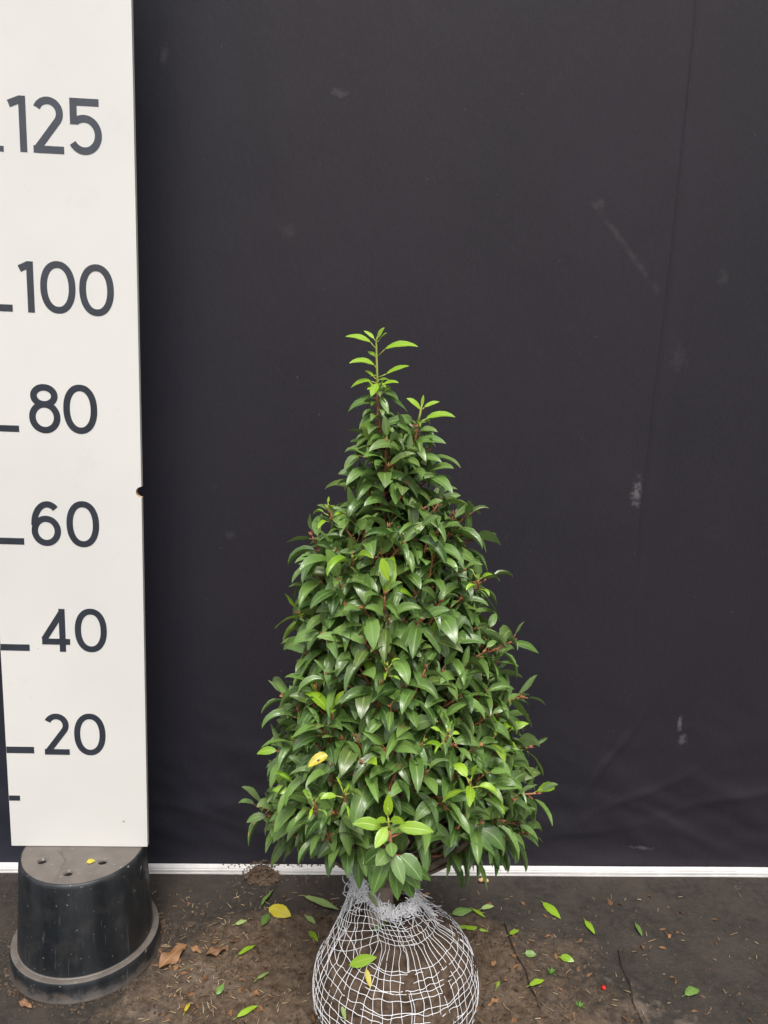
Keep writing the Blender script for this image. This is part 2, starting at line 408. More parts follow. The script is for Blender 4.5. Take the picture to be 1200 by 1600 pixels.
# ------------------------------------------------------------------ measuring board
BZ = .2235
BO = Vector((-.68886, 1.32502, BZ)); BW = .2573; BT = .011; BH = 2.0
BU = Vector((math.cos(.0526), math.sin(.0526), 0)); BN = Vector((math.sin(.0526), -math.cos(.0526), 0))
def b3(u, z, o=0): p = BO+BU*u+BN*o; return Vector((p.x, p.y, BZ+z))
def b_uv(px, py): p = on_plane(px, py, BO, BN); return (p-BO).dot(BU), p.z-BZ
board = thing('measuring_board', 'tall white measuring board with grey height numbers, standing on the upturned black pot', 'measuring board', BO)
def panel():
    b = bmesh.new(); nu, nz = b_uv(221, 769)
    ch = .0012; pts = [(0, 0), (BW, 0)]
    r = .0095
    for k in range(13):
        a = -PI/2-k*PI/12; pts.append((BW+r*.15+r*math.cos(a), nz+r*math.sin(a)))
    pts += [(BW, BH), (0, BH)]
    fr = [b.verts.new(b3(u, z, 0)) for u, z in pts]; bk = [b.verts.new(b3(u, z, -BT)) for u, z in pts]
    f = b.faces.new(fr); f.material_index = 0
    f = b.faces.new(bk[::-1]); f.material_index = 0
    for i in range(len(pts)):
        j = (i+1) % len(pts); f = b.faces.new((fr[j], fr[i], bk[i], bk[j]))
        f.material_index = 1 if 2 <= i < len(pts)-3 else 2
    bmesh.ops.recalc_face_normals(b, faces=b.faces)
    e = simple('board_edge_band', (.62, .58, .52), (.72, .68, .62), 20, .5)
    return from_bm('panel', b, [M['board'], M['ply'], e], board)
panel()
def ribbon(paths, wd, name):
    """constant-width flat strokes, 0.4 mm thick, on the board face"""
    b = bmesh.new()
    for pi_, (pts, closed) in enumerate(paths):
        n = len(pts); L = []; Rr = []
        for i in range(n):
            if closed: a, c = pts[(i-1) % n], pts[(i+1) % n]
            else: a, c = pts[max(i-1, 0)], pts[min(i+1, n-1)]
            tx, tz = c[0]-a[0], c[1]-a[1]; l_ = math.hypot(tx, tz) or 1; nx_, nz_ = -tz/l_, tx/l_
            k = 1.0
            if (closed or 0 < i < n-1):
                p = pts[i]; q0 = (p[0]-a[0], p[1]-a[1]); q1 = (c[0]-p[0], c[1]-p[1])
                l0, l1 = math.hypot(*q0) or 1, math.hypot(*q1) or 1
                cs = max(-1, min(1, (q0[0]*q1[0]+q0[1]*q1[1])/l0/l1)); t = ((q0[0]/l0+q1[0]/l1), (q0[1]/l0+q1[1]/l1)); lt = math.hypot(*t) or 1
                nx_, nz_ = -t[1]/lt, t[0]/lt; k = 1/max(.45, math.sqrt((1+cs)/2))
            L.append((pts[i][0]+nx_*wd/2*k, pts[i][1]+nz_*wd/2*k)); Rr.append((pts[i][0]-nx_*wd/2*k, pts[i][1]-nz_*wd/2*k))
        o = .0004+.0001*pi_
        lv = [b.verts.new(b3(u, z, o)) for u, z in L]; rv = [b.verts.new(b3(u, z, o)) for u, z in Rr]
        lb = [b.verts.new(b3(u, z, .00002)) for u, z in L]; rb = [b.verts.new(b3(u, z, .00002)) for u, z in Rr]
        for i in range(n if closed else n-1):
            j = (i+1) % n
            b.faces.new((lv[i], rv[i], rv[j], lv[j])); b.faces.new((lb[i], lv[i], lv[j], lb[j])); b.faces.new((rv[i], rb[i], rb[j], rv[j]))
    bmesh.ops.recalc_face_normals(b, faces=b.faces)
    return from_bm(name, b, M['digit'], board)
def arc(cx, cz, rx, rz, a0, a1, n=26): return [(cx+rx*math.cos(R(a0+(a1-a0)*i/n)), cz+rz*math.sin(R(a0+(a1-a0)*i/n))) for i in range(n+1)]
def digit(ch, u0, u1, z0, z1):
    wd = .0112; h = wd/2
    W = u1-u0; H = z1-z0
    l, r_, bt, tp = u0+h, u1-h, z0+h, z1-h; cx = (l+r_)/2; cz = (bt+tp)/2
    if ch == '0':
        return [([(cx+(r_-l)/2*math.copysign(abs(math.cos(t))**.92, math.cos(t)), cz+(tp-bt)/2*math.copysign(abs(math.sin(t))**.92, math.sin(t))) for t in [2*PI*i/56 for i in range(56)]], True)]
    if ch == '1':
        return [([(r_, z0), (r_, z1)], False), ([(r_-wd*.2, z1-h*.9), (u0+h*.3, z1-H*.15)], False)]
    if ch == '2':
        ra = (r_-l)/2; za = tp-ra*1.02
        p = arc(cx, za, ra, ra*1.02, 155, -35, 22); p += [(l+wd*.1, z0+h*1.3)]
        return [(p, False), ([(u0, z0+h), (u1, z0+h)], False)]
    if ch == '4':
        xs = u0+W*.74
        return [([(xs, z0), (xs, z1)], False), ([(xs+h*.2, z1-h*.8), (u0+h*.9, z0+H*.28)], False), ([(u0+h*.25, z0+H*.235), (u1, z0+H*.235)], False)]
    if ch == '5':
        rb = H*.29; zc = z0+h*.8+rb-h*.8+h*.2
        zc = bt+rb
        p = arc(cx-.002, zc, (r_-l)/2+.002, rb, -148, 128, 26)
        return [([(u1-.004, z1-h), (u0+h*.6, z1-h)], False), ([(u0+h*1.3, z1), (u0+h*1.3, zc+rb*.62)], False), (p, False)]
    if ch == '6':
        rb = H*.27; zc = bt+rb
        p = arc(cx, zc, (r_-l)/2, rb, 0, 360, 40)[:-1]
        e = [(l+(r_-l)*0, zc+rb*.15)]
        q = arc(cx+.003, cz-H*.02, (r_-l)/2+.003, (tp-bt)/2+H*.02, 183, 52, 24)
        return [(p, True), (q, False)]
    if ch == '8':
        r2 = H*.262; r1 = (tp-bt)/2-r2
        z2 = bt+r2; z1_ = tp-(tp-bt-2*r2)/2
        return [(arc(cx, z2, (r_-l)/2, r2, 0, 360, 40)[:-1], True), (arc(cx, z1_, (r_-l)/2*.84, (tp-bt-2*r2)/2, 0, 360, 36)[:-1], True)]
NUM = {'125': [('1', 13, 41, 149, 237), ('2', 51, 99, 151, 239.5), ('5', 108, 159, 154, 242)],
       '100': [('1', 30, 53, 408, 488), ('0', 63, 118, 408, 490), ('0', 124, 178, 413, 494)],
       '80': [('8', 45, 94, 600, 677), ('0', 99, 152, 601, 678)],
       '60': [('6', 49, 95, 783, 853), ('0', 104, 155, 783, 855)],
       '40': [('4', 64, 109, 951, 1018), ('0', 117, 167, 951, 1019)],
       '20': [('2', 69, 108, 1115, 1179), ('0', 116, 165, 1115, 1180)]}
for word, ds in NUM.items():
    for ch, xa, xb, ya, yb in ds:
        xm, ym = (xa+xb)/2, (ya+yb)/2
        ua, ub = b_uv(xa, ym)[0], b_uv(xb, ym)[0]; zb, zt = b_uv(xm, yb)[1], b_uv(xm, ya)[1]
        o = ribbon(digit(ch, ua, ub, zb, zt), .0112, 'number'); o['label'] = 'grey digit %s of the number %s' % (ch, word)
for xr, ya, yb, lab in ((6, 228, 237, '125'), (20, 476, 487, '100'), (30, 665, 675, '80'), (38, 841, 851, '60'), (46.5, 1007, 1017, '40'), (53.5, 1167, 1177, '20'), (31.5, 1243, 1251, 'ten')):
    u1_, zz = b_uv(xr, (ya+yb)/2); hh = abs(b_uv(xr, ya)[1]-b_uv(xr, yb)[1])
    o = ribbon([([(.0005, zz), (u1_, zz)], False)], hh, 'scale_mark')

# ------------------------------------------------------------------ upturned pot
pot = thing('plant_pot', 'large black plastic plant pot turned upside down under the white measuring board', 'plant pot', POTC)
def lathe(prof, name, mat, seg=96, close_top=False):
    m = MB()
    for (r, z) in prof:
        for i in range(seg):
            a = 2*PI*i/seg; m.v.append(Vector((POTC.x+r*math.cos(a), POTC.y+r*math.sin(a), z)))
    for k in range(len(prof)-1):
        for i in range(seg): j = (i+1) % seg; m.quad(k*seg+i, k*seg+j, (k+1)*seg+j, (k+1)*seg+i)
    return keep(m.build(name, mat), pot)
H0 = BZ-.0005
lathe([(.1245, .040), (.1235, .06), (.1195, .13), (.1165, .19), (.1152, H0-.009), (.1140, H0-.004), (.1118, H0-.0012), (.1095, H0-.0005)], 'body', M['pot'])
lathe([(.1402, .0), (.1412, .001), (.1412, .004), (.1392, .005), (.1382, .03), (.1372, .0385), (.1362, .0398)], 'rim', M['pot'])
lathe([(.1362, .0398), (.134, .0406), (.127, .0406), (.1248, .0402), (.1244, .043)], 'rim_ledge', M['pot_dusty'])
def pot_base():
    b = bmesh.new(); seg = 96
    # disc with a moulded groove, a notch and three drain holes set into it as real recesses
    N = 120; rr = .1097
    hc = [(at_z(66, 1345, H0), .0078), (at_z(107, 1364, H0), .0074), (at_z(161, 1346, H0), .0078), (POTC+Vector((.02, .06, 0)), .0055)]
    gl = [at_z(x, y, H0) for x, y in ((88, 1376), (104, 1342), (93, 1328))]
    def depth(x, y):
        d = 0
        for c, r in hc:
            q = math.hypot(x-c.x, y-c.y); d -= .012*(1-smooth(r*.82, r*1.05, q)); d += .0006*math.exp(-((q-r*1.35)/.0012)**2)
        for p, q in zip(gl, gl[1:]):
            vx, vy = q.x-p.x, q.y-p.y; t = max(0, min(1, ((x-p.x)*vx+(y-p.y)*vy)/(vx*vx+vy*vy)))
            dd = math.hypot(x-p.x-t*vx, y-p.y-t*vy); d -= .0028*math.exp(-(dd/.0022)**2)
        return d
    g_ = [[None]*(N*2+1) for _ in range(N)]
    vs = []
    for k in range(N):
        r = rr*(k+1)/N; row = []
        for i in range(240):
            a = 2*PI*i/240; x = POTC.x+r*math.cos(a); y = POTC.y+r*math.sin(a)
            row.append(b.verts.new((x, y, H0-.0008+depth(x, y)-.0012*(k == N-1)*0)))
        vs.append(row)
    cv = b.verts.new((POTC.x, POTC.y, H0-.0008+depth(POTC.x, POTC.y)))
    for i in range(240): b.faces.new((cv, vs[0][i], vs[0][(i+1) % 240]))
    for k in range(N-1):
        for i in range(240):
            j = (i+1) % 240; b.faces.new((vs[k][i], vs[k+1][i], vs[k+1][j], vs[k][j]))
    return from_bm('pot_base', b, M['pot_dusty'], pot, True)
pot_base()
def drain():  # near-black discs paint the shade inside the drain recesses
    for c in (at_z(66, 1345, H0), at_z(107, 1364, H0), at_z(161, 1346, H0)):
        b = bmesh.new(); bmesh.ops.create_circle(b, cap_ends=True, segments=24, radius=.0069)
        bmesh.ops.translate(b, vec=(c.x, c.y, H0-.0048), verts=b.verts); from_bm('drain_hole_shade', b, M['hole_shade'], pot)
drain()
m = MB()   # bright clip of the handle on the right of the pot
pts = [Vector((POTC.x+.1215*math.cos(a), POTC.y+.1215*math.sin(a), z)) for a, z in ((R(-12), .205), (R(-13.5), .197), (R(-15), .187), (R(-13), .181), (R(-9), .179), (R(-6), .184))]
m.tube(pts, .0016, 6); keep(m.build('handle_lug', M['pot']), pot)

# ------------------------------------------------------------------ leaves
def leaf(mb, pts, width, up, fold=.45, tone=(.5, .5, 0), serr=.03, mi=0, cup=.12, wave=0):
    """blade along pts (midrib), folded in a V, tapering to a drawn-out tip"""
    n = len(pts); b = len(mb.v); ph = random.random()*6
    prev = up
    cols = (-1, -.55, 0, .55, 1)
    for i, p in enumerate(pts):
        t = i/(n-1)
        tg = (pts[min(i+1, n-1)]-pts[max(i-1, 0)]).normalized()
        nn = (prev-tg*prev.dot(tg)); nn = nn.normalized() if nn.length > 1e-5 else tg.orthogonal().normalized(); prev = nn
        sd_ = tg.cross(nn)
        wv = math.sin(PI*min(1, t**.86))**.78*(1-.16*t) if 0 < t < 1 else 0
        wv = wv*1.03*(1+serr*(1 if i % 2 else -1)) + (.02 if t == 0 else 0)
        for s in cols:
            a = abs(s); hgt = fold*a-cup*2.2*a*a*1.2
            hgt += wave*math.sin(t*11+ph+(2 if s > 0 else 0))*a*a
            w_ = width/2*wv
            mb.v.append(p+sd_*(s*w_*math.cos(fold*.8))+nn*(hgt*w_))
    for i in range(n-1):
        for k in range(4):
            u0, u1_ = .5+cols[k]/2, .5+cols[k+1]/2; t0, t1 = i/(n-1), (i+1)/(n-1)
            mb.quad(b+i*5+k, b+i*5+k+1, b+(i+1)*5+k+1, b+(i+1)*5+k, mi, [(u0, t0), (u1_, t0), (u1_, t1), (u0, t1)], tone)
DOWN = Vector((0, 0, -1))
def free_leaf(mb, tw, base, d, up, L, ratio=.42, droop=.9, tone=(.5, .5, 0), mi=0, pet=.011, twmi=0, n=11, roll=0):
    d = d.normalized(); seg = L/(n-1); p = base.copy(); d = (d+Vector((0, 0, .22))).normalized()
    pp = [p.copy()]
    for i in range(3): p = p+d*(pet/3); d = (d+DOWN*.02*droop).normalized(); pp.append(p.copy())
    tw.tube(pp, [.0010, .0009, .0008, .0007], 4, twmi)
    pts = [p.copy()]
    for i in range(n-1):
        t = i/(n-1)
        d = (d+DOWN*(droop*.15*(.45+1.1*t))).normalized(); p = p+d*seg; pts.append(p.copy())
    if roll: up = Matrix.Rotation(roll, 3, pts[-1]-pts[0]) @ up
    leaf(mb, pts, L*ratio, up, fold=random.choice((.3, .5, .7, .9, 1.15))+random.uniform(-.1, .1), tone=tone, mi=mi, wave=.05)
def bez(a, c, b_, n): return [a*(1-t)**2+c*2*t*(1-t)+b_*t*t for t in [i/(n-1) for i in range(n)]]
def hero_leaf(mb, tw, base, tip, arch, width, tone=(.5, .3, 0), up=None, fold=.45, mi=0, twmi=0, node=None, wave=.04):
    L = (tip-base).length; mid = (base+tip)/2+Vector((0, 0, 1))*arch*L
    pts = bez(base, mid, tip, 12)
    up = up or Vector((0, -.55, 1))
    leaf(mb, pts, width, up, fold=fold, tone=tone, mi=mi, wave=wave)
    if node is not None:
        tw.tube([node, (node+base)/2+Vector((0, 0, -.0005)), base], [.0010, .0009, .0008], 4, twmi)

# ------------------------------------------------------------------ the shrub
PY = 1.14
shrub = thing('laurel_shrub', 'cone-shaped evergreen laurel shrub, its root ball wrapped in white wire netting', 'shrub', (BC.x, BC.y, 0))
FO, YO, TW = MB(), MB(), MB()      # mature leaves, young leaves, twigs
PROF = [(600, 548, 632), (650, 548, 690), (700, 542, 700), (750, 540, 704), (800, 515, 742), (850, 470, 754), (900, 462, 768), (950, 456, 780), (1000, 450, 800), (1050, 452, 806),
        (1100, 432, 822), (1150, 424, 826), (1200, 424, 838), (1250, 412, 846), (1290, 404, 846), (1320, 440, 826), (1345, 470, 790)]
prof = []
for (py, a, b_) in PROF:
    l_, r_ = at_y(a, py, PY), at_y(b_, py, PY); c_ = at_y(592+(py-512)*.012, py, PY)
    prof.append(((l_.z+r_.z)/2, c_.x-l_.x, r_.x-c_.x, c_.x))
prof.sort()
def prof_at(z):
    z = max(prof[0][0], min(prof[-1][0]-1e-6, z))
    for p, q in zip(prof, prof[1:]):
        if p[0] <= z <= q[0]:
            t = (z-p[0])/(q[0]-p[0]); return [p[k]+(q[k]-p[k])*t for k in (1, 2, 3)]
    return list(prof[-1][1:])
ZTOP = at_y(590, 690, PY).z
def shell(phi, z, inset):
    l_, r_, cx = prof_at(z); ex = (r_ if math.cos(phi) > 0 else l_); ey = (l_+r_)/2*.96
    ex = max(.012, ex-inset); ey = max(.012, ey-inset)
    return Vector((cx+ex*math.cos(phi), PY+ey*math.sin(phi), z))
def trunk_x(z): return prof_at(z)[2]
def tone_mature():
    r = random.random()
    return (min(1, max(0, random.gauss(.45, .36))), random.random(), .8 if r < .05 else (.35 if r < .2 else 0))
def rosette(tip, axis, n=9, Ls=(.045, .062), young=0, span=.06, base_pt=None, dr=1.0):
    """a shoot ending at tip along axis, with n alternate leaves on its last centimetres"""
    axis = axis.normalized(); s0 = axis.orthogonal().normalized(); ph = random.random()*6.28
    st_ = [tip-axis*span*k/6 for k in range(6, -1, -1)]
    off = Vector((random.uniform(-1, 1), random.uniform(-1, 1), random.uniform(-1, 1)))*.004
    st_ = [p+off*math.sin(PI*i/6) for i, p in enumerate(st_)]
    TW.tube(st_, [.0021, .002, .0019, .0018, .0016, .0014, .0010], 5, 0)
    for k in range(n):
        t = k/(n-1) if n > 1 else 0
        f = (1-t)*.98                               # 1 at the bottom of the shoot
        p = tip-axis*span*f
        a = ph+k*2.39996+random.uniform(-.25, .25)
        rad = (Matrix.Rotation(a, 3, axis) @ s0)
        sp = 1.42-.85*t**2+random.uniform(-.15, .15)      # angle from the axis: older leaves spread more
        d = axis*math.cos(sp)+rad*math.sin(sp)
        L = random.uniform(*Ls)*(1 if t < .75 else (1-.45*(t-.75)/.25))
        up = axis*math.sin(sp)-rad*math.cos(sp)
        up = (up+Vector((0, 0, .35))).normalized()
        isy = (t > .72 and random.random() < young) or young > 1
        mbx = YO if isy else FO
        tn = tone_mature()
        if not isy and t > .7: tn = (min(1, tn[0]+.3), tn[1], tn[2]+.12+(.35*smooth(.75, 1.05, tip.z) if tip.z > .75 else 0))
        free_leaf(mbx, TW, p, d, up, L, random.uniform(.39, .49), droop=dr*(random.uniform(.6, 1.35) if t < .85 else .6), tone=tn, twmi=1 if isy else 0, pet=random.uniform(.008, .013), roll=random.uniform(-.5, .5))
    for k in range(3):      # buds at the tip
        dd = (axis+Vector((random.uniform(-.4, .4), random.uniform(-.4, .4), .1))).normalized()
        TW.tube([tip, tip+dd*.004, tip+dd*.009], [.0012, .0014, .0003], 4, 1 if young > .5 else 0)
def branch_to(p, axis, span=.06):
    b0 = p-axis.normalized()*span
    r = math.hypot(b0.x-trunk_x(p.z), b0.y-PY); zt = max(.30, b0.z-r*random.uniform(.55, .9))
    t0 = Vector((trunk_x(zt), PY, zt)); cpt = t0.lerp(b0, .6)-Vector((0, 0, .02))
    pts = bez(t0, cpt, b0, 8); TW.tube(pts, [.0042-.0020*i/7 for i in range(8)], 5, 2)

# trunk and collar
TR = MB()
tz = [.235, .30, .40, .55, .7, .85, ZTOP]
TR.tube([Vector((trunk_x(max(z, .35))+(.004*math.sin(z*9)), PY, z)) for z in tz], [.017, .015, .0125, .010, .008, .006, .004], 12)
for a in range(7):      # stout limbs near the foot
    an = a*2*PI/7+.4; z0_ = .32+.02*(a % 3)
    p0 = Vector((trunk_x(.35), PY, z0_)); p2 = Vector((p0.x+.15*math.cos(an), PY+.15*math.sin(an), z0_+.13)); p1 = p0.lerp(p2, .5)+Vector((0, 0, -.035))
    TR.tube(bez(p0, p1, p2, 8), [.0085-.0006*i for i in range(8)], 8)
keep(TR.build('trunk', M['bark']), shrub)

# shoots over the whole crown, spread evenly by rejection
tips = []
def ok(p, dmin): return all((p-q).length > dmin for q in tips)
tries = 0
while tries < 14000 and len(tips) < 620:
    tries += 1
    z = .37+(ZTOP+.01-.37)*(1-math.sqrt(random.random()))*1.0
    z = .37+(ZTOP-.36)*random.random()**1.35
    phi = random.random()*2*PI
    zmin = .40+.135*max(0, -math.sin(phi))
    if z < zmin: continue
    inset = .030+random.random()**2*.03
    p = shell(phi, z, inset)
    if abs(p.x-at_y(608, 1300, .93).x) < .05 and p.y < 1.03 and p.z < .585: continue
    if not ok(p, .032 if z > .5 else .0355): continue
    tips.append(p)
    l_, r_, cx = prof_at(z)
    out = Vector((p.x-cx, p.y-PY, 0)); out = out.normalized() if out.length > 1e-4 else Vector((0, -1, 0))
    el = R(random.uniform(30, 68)) if z < ZTOP-.15 else R(random.uniform(45, 75))
    if z < .50: el = R(random.uniform(-5, 35))
    ax = out*math.cos(el)+Vector((0, 0, 1))*math.sin(el)+Vector((random.uniform(-.3, .3), random.uniform(-.3, .3), 0))
    branch_to(p, ax)
    rosette(p, ax, random.choice((8, 9, 9, 10)), Ls=(.042, .062), young=.04 if random.random() < .965 else .7)
# inner layer: fewer, shaded shoots so that the crown is closed
k = 0
while k < 120:
    phi = random.random()*2*PI; z = .42+(ZTOP-.12-.42)*random.random()**1.3
    l_, r_, cx = prof_at(z)
    if min(l_, r_) < .07: continue
    p = shell(phi, z, min(l_, r_)*random.uniform(.38, .6)); out = Vector((p.x-cx, p.y-PY, 0)).normalized()
    ax = out+Vector((0, 0, random.uniform(.3, 1.4))); rosette(p, ax, 7, Ls=(.045, .058)); k += 1

# outlying shoots seen at the silhouette
for px, py, ax, n, yg, yy in ((826, 1168, (1, 0, .15), 6, .2, 1.14), (838, 1240, (1, -.2, .35), 8, .3, 1.12), (800, 1002, (.9, -.1, .5), 8, .1, 1.13), (408, 1262, (-1, -.1, .25), 8, .1, 1.13),
                              (512, 796, (-.2, -.1, 1), 5, 1.2, 1.13), (488, 838, (-.6, -.2, .9), 8, .1, 1.12), (730, 806, (.6, -.1, .8), 7, .1, 1.14), (745, 840, (.8, 0, .5), 7, .1, 1.13),
                              (760, 905, (.9, 0, .6), 7, .1, 1.14), (440, 1175, (-.9, -.2, .4), 8, .1, 1.1), (445, 1090, (-1, -.1, .3), 8, .1, 1.12), (812, 1090, (1, 0, .4), 8, .1, 1.12), (470, 960, (-1, 0, .5), 8, .1, 1.13),
                              (465, 1245, (-.8, -.4, .3), 8, .1, 1.06), (800, 1250, (.8, -.4, .2), 8, .1, 1.05), (695, 1262, (.2, -1, .2), 8, .1, .98), (485, 1262, (-.4, -.8, .2), 7, .1, 1.02), (762, 1240, (.5, -.8, .2), 8, .1, 1.03), (425, 1275, (-.7, -.3, .2), 7, .1, 1.1)):
    p = at_y(px, py, yy); a_ = Vector(ax); branch_to(p, a_); rosette(p, a_, n, young=yg if yg < 1 else 2, Ls=(.045, .062) if yg < 1 else (.018, .026), span=.05 if yg < 1 else .02)
# bright young shoots on the front of the crown
for px, py, yy, s_ in ((537, 1240, .93, .026), (490, 1252, .96, .018), (735, 1222, .935, .034), (700, 1146, .95, .018), (745, 905, 1.03, .02), (605, 1042, .985, .016)):
    p = at_y(px, py, yy); rosette(p, Vector((random.uniform(-.3, .3), -.5, .9)), 5, young=2, Ls=(s_*.7, s_*1.15), span=.02)
# leader and second leader, leaf by leaf
def Z3(x, y, dy=0): return at_y(500+x/4.573, 480+y/4.573, PY+dy)
TW.tube([Z3(*q) for q in ((440, 1200), (432, 1060), (426, 900), (416, 750), (411, 600))], [.0032, .0028, .0025, .0021, .0018], 8, 0)
TW.tube([Z3(*q) for q in ((411, 600), (408, 450), (404, 330), (403, 240), (412, 205))], [.0018, .0016, .0014, .0012, .0007], 8, 1)
TW.tube([Z3(*q) for q in ((590, 1250), (640, 1090), (680, 940), (700, 830))], [.0033, .003, .0024, .0020], 8, 0)
TW.tube([Z3(*q) for q in ((700, 830), (716, 760), (725, 710), (732, 690))], [.0020, .0017, .0013, .0008], 8, 1)
HL = [
 ((411, 570), (425, 545), (472, 575), -.01, .15, 40, 1, .5), ((410, 580), (395, 575), (335, 590), -.01, .15, 36, 1, .9), ((411, 600), (430, 590), (520, 600), .01, .2, 50, 1, .3), ((411, 540), (420, 520), (497, 520), .0, .2, 30, 1, .6), ((408, 500), (400, 490), (350, 500), .01, .1, 34, 1, .7),
 ((413, 650), (440, 680), (480, 740), .01, .1, 60, 0, .9), ((418, 760), (440, 740), (520, 790), .02, .2, 80, 0, .3), ((420, 820), (380, 840), (262, 905), .02, .3, 80, 0, .4), ((424, 860), (450, 850), (570, 900), .02, .25, 86, 0, .35), ((426, 900), (370, 920), (240, 1040), .0, .3, 86, 0, .6), ((700, 860), (720, 860), (800, 960), .02, .2, 70, 0, .5), ((684, 930), (700, 940), (830, 1000), .01, .3, 70, 0, .7), ((684, 900), (660, 900), (590, 960), .0, .2, 70, 0, .6),
 ((430, 980), (450, 1000), (560, 1040), .0, .3, 90, 0, .4), ((430, 1000), (400, 1020), (240, 1060), .0, .3, 90, 0, .5), # node, base, tip, depth of tip, arch, width (px of zoom), material, tone
 ((404, 300), (362, 250), (180, 210), .0, .16, 72, 1, .6), ((402, 240), (385, 225), (312, 168), .01, .1, 38, 1, .8), ((404, 235), (410, 225), (462, 145), -.01, .12, 55, 1, .7), ((406, 245), (420, 240), (478, 185), -.02, .15, 45, 1, .9),
 ((410, 350), (462, 300), (702, 283), -.01, .20, 84, 1, .45), ((404, 365), (396, 355), (340, 315), .02, .1, 40, 1, .2), ((406, 440), (390, 415), (207, 402), -.01, .28, 68, 1, .45), ((411, 500), (472, 478), (640, 420), -.01, .12, 60, 1, .4),
 ((408, 520), (382, 495), (320, 455), 0, .2, 34, 1, .8), ((408, 540), (362, 528), (219, 577), 0, .26, 62, 1, .3), ((411, 580), (450, 552), (563, 541), -.01, .22, 46, 1, .5), ((410, 560), (405, 545), (366, 638), -.03, .02, 62, 1, .35), ((411, 590), (425, 570), (470, 500), -.02, .05, 34, 1, .9), ((411, 620), (430, 630), (500, 575), -.02, .05, 26, 1, 1),
 ((412, 600), (400, 590), (345, 530), -.01, .05, 40, 1, .7), ((412, 610), (425, 600), (445, 520), -.02, .05, 32, 1, .8),
 ((414, 715), (375, 690), (200, 748), 0, .42, 88, 0, .35), ((413, 660), (380, 650), (235, 700), .02, .3, 70, 0, .2), ((413, 640), (455, 610), (562, 665), 0, .3, 76, 0, .55), ((414, 660), (455, 640), (628, 752), .01, .22, 72, 0, .25), ((414, 640), (430, 640), (490, 765), -.02, .1, 56, 0, .7),
 ((418, 800), (395, 790), (279, 872), -.01, .3, 90, 0, .6), ((418, 770), (395, 760), (275, 800), .02, .3, 70, 0, .3), ((424, 900), (410, 890), (258, 1000), -.01, .3, 92, 0, .75), ((424, 930), (395, 930), (235, 975), .02, .3, 90, 0, .2), ((430, 960), (470, 950), (545, 880), .02, .2, 80, 0, .3),
 ((428, 900), (440, 910), (500, 990), .0, .1, 70, 0, .3),
 ((716, 760), (716, 730), (617, 652), 0, .2, 56, 1, .7), ((726, 715), (728, 705), (740, 625), 0, 0, 24, 1, 1), ((724, 735), (745, 715), (855, 676), 0, .12, 50, 1, .6), ((712, 830), (755, 798), (968, 786), -.01, .24, 74, 1, .3), ((706, 850), (715, 830), (790, 805), .02, .1, 44, 0, .9),
 ((700, 890), (712, 885), (842, 893), -.01, .28, 66, 0, .9), ((690, 870), (655, 835), (444, 862), -.01, .38, 100, 0, .2), ((690, 860), (655, 815), (560, 770), .03, .1, 70, 0, .8), ((684, 940), (660, 915), (547, 842), -.02, .22, 80, 0, .5), ((672, 990), (665, 980), (902, 976), -.03, .26, 92, 0, .5),
 ((650, 1050), (650, 1000), (757, 1105), -.04, .35, 84, 0, .8), ((600, 1060), (592, 1045), (345, 1032), -.05, .42, 96, 0, .75), ((600, 1080), (615, 975), (500, 935), .0, .3, 80, 0, .5), ((660, 1090), (665, 1090), (872, 1112), -.03, .3, 86, 0, .6), ((740, 1200), (770, 1180), (957, 1153), -.04, .26, 80, 0, .8), ((745, 1205), (778, 1212), (950, 1335), -.05, .28, 96, 0, .55),
 ((450, 1180), (450, 1095), (310, 1075), -.06, .3, 76, 0, .7), ((530, 1210), (500, 1190), (395, 1130), -.07, .2, 76, 0, .6), ((540, 1200), (555, 1170), (715, 1140), -.08, .35, 76, 0, .8), ((580, 1240), (575, 1250), (760, 1190), -.08, .25, 90, 0, .9), ((535, 1215), (540, 1235), (540, 1412), -.09, -.02, 84, 0, .5), ((300, 1260), (335, 1165), (185, 1275), -.04, .3, 92, 0, .6), ((420, 1090), (275, 1060), (172, 1168), -.02, .2, 84, 0, .8)]
for x0_, x1_, ya_, yb_, nn_, La in ((411, 432, 590, 1040, 30, .034), (704, 668, 830, 1060, 15, .034)):
    for k in range(nn_):
        t = (k+.5)/nn_; p = Z3(x0_+(x1_-x0_)*t, ya_+(yb_-ya_)*t); a = k*2.4+random.uniform(-.3, .3)
        d = Vector((math.cos(a), math.sin(a), random.uniform(.15, .8)))
        yg = random.random() < .55-.9*t; L = La*random.uniform(.5, 1.15)*(.7+.5*t)
        free_leaf(YO if yg else FO, TW, p, d, Vector((0, -.2, 1)), L, random.uniform(.38, .48), droop=random.uniform(1, 1.9), tone=(random.uniform(.3, 1), .3, .4), twmi=1 if yg else 0, pet=.006)
for nd, ba, tp_, dy, ar, wd, mt, tn in HL:
    wpx = wd/4.573/10.4*.01
    mbx = YO if mt else FO; tone = (tn, .3, .45 if (mt == 0 and tn > .7) else 0)
    hero_leaf(mbx, TW, Z3(*ba, dy*.3), Z3(*tp_, dy), ar, wpx*1.05, tone, node=Z3(*nd), twmi=1 if mt else 0, fold=.5)
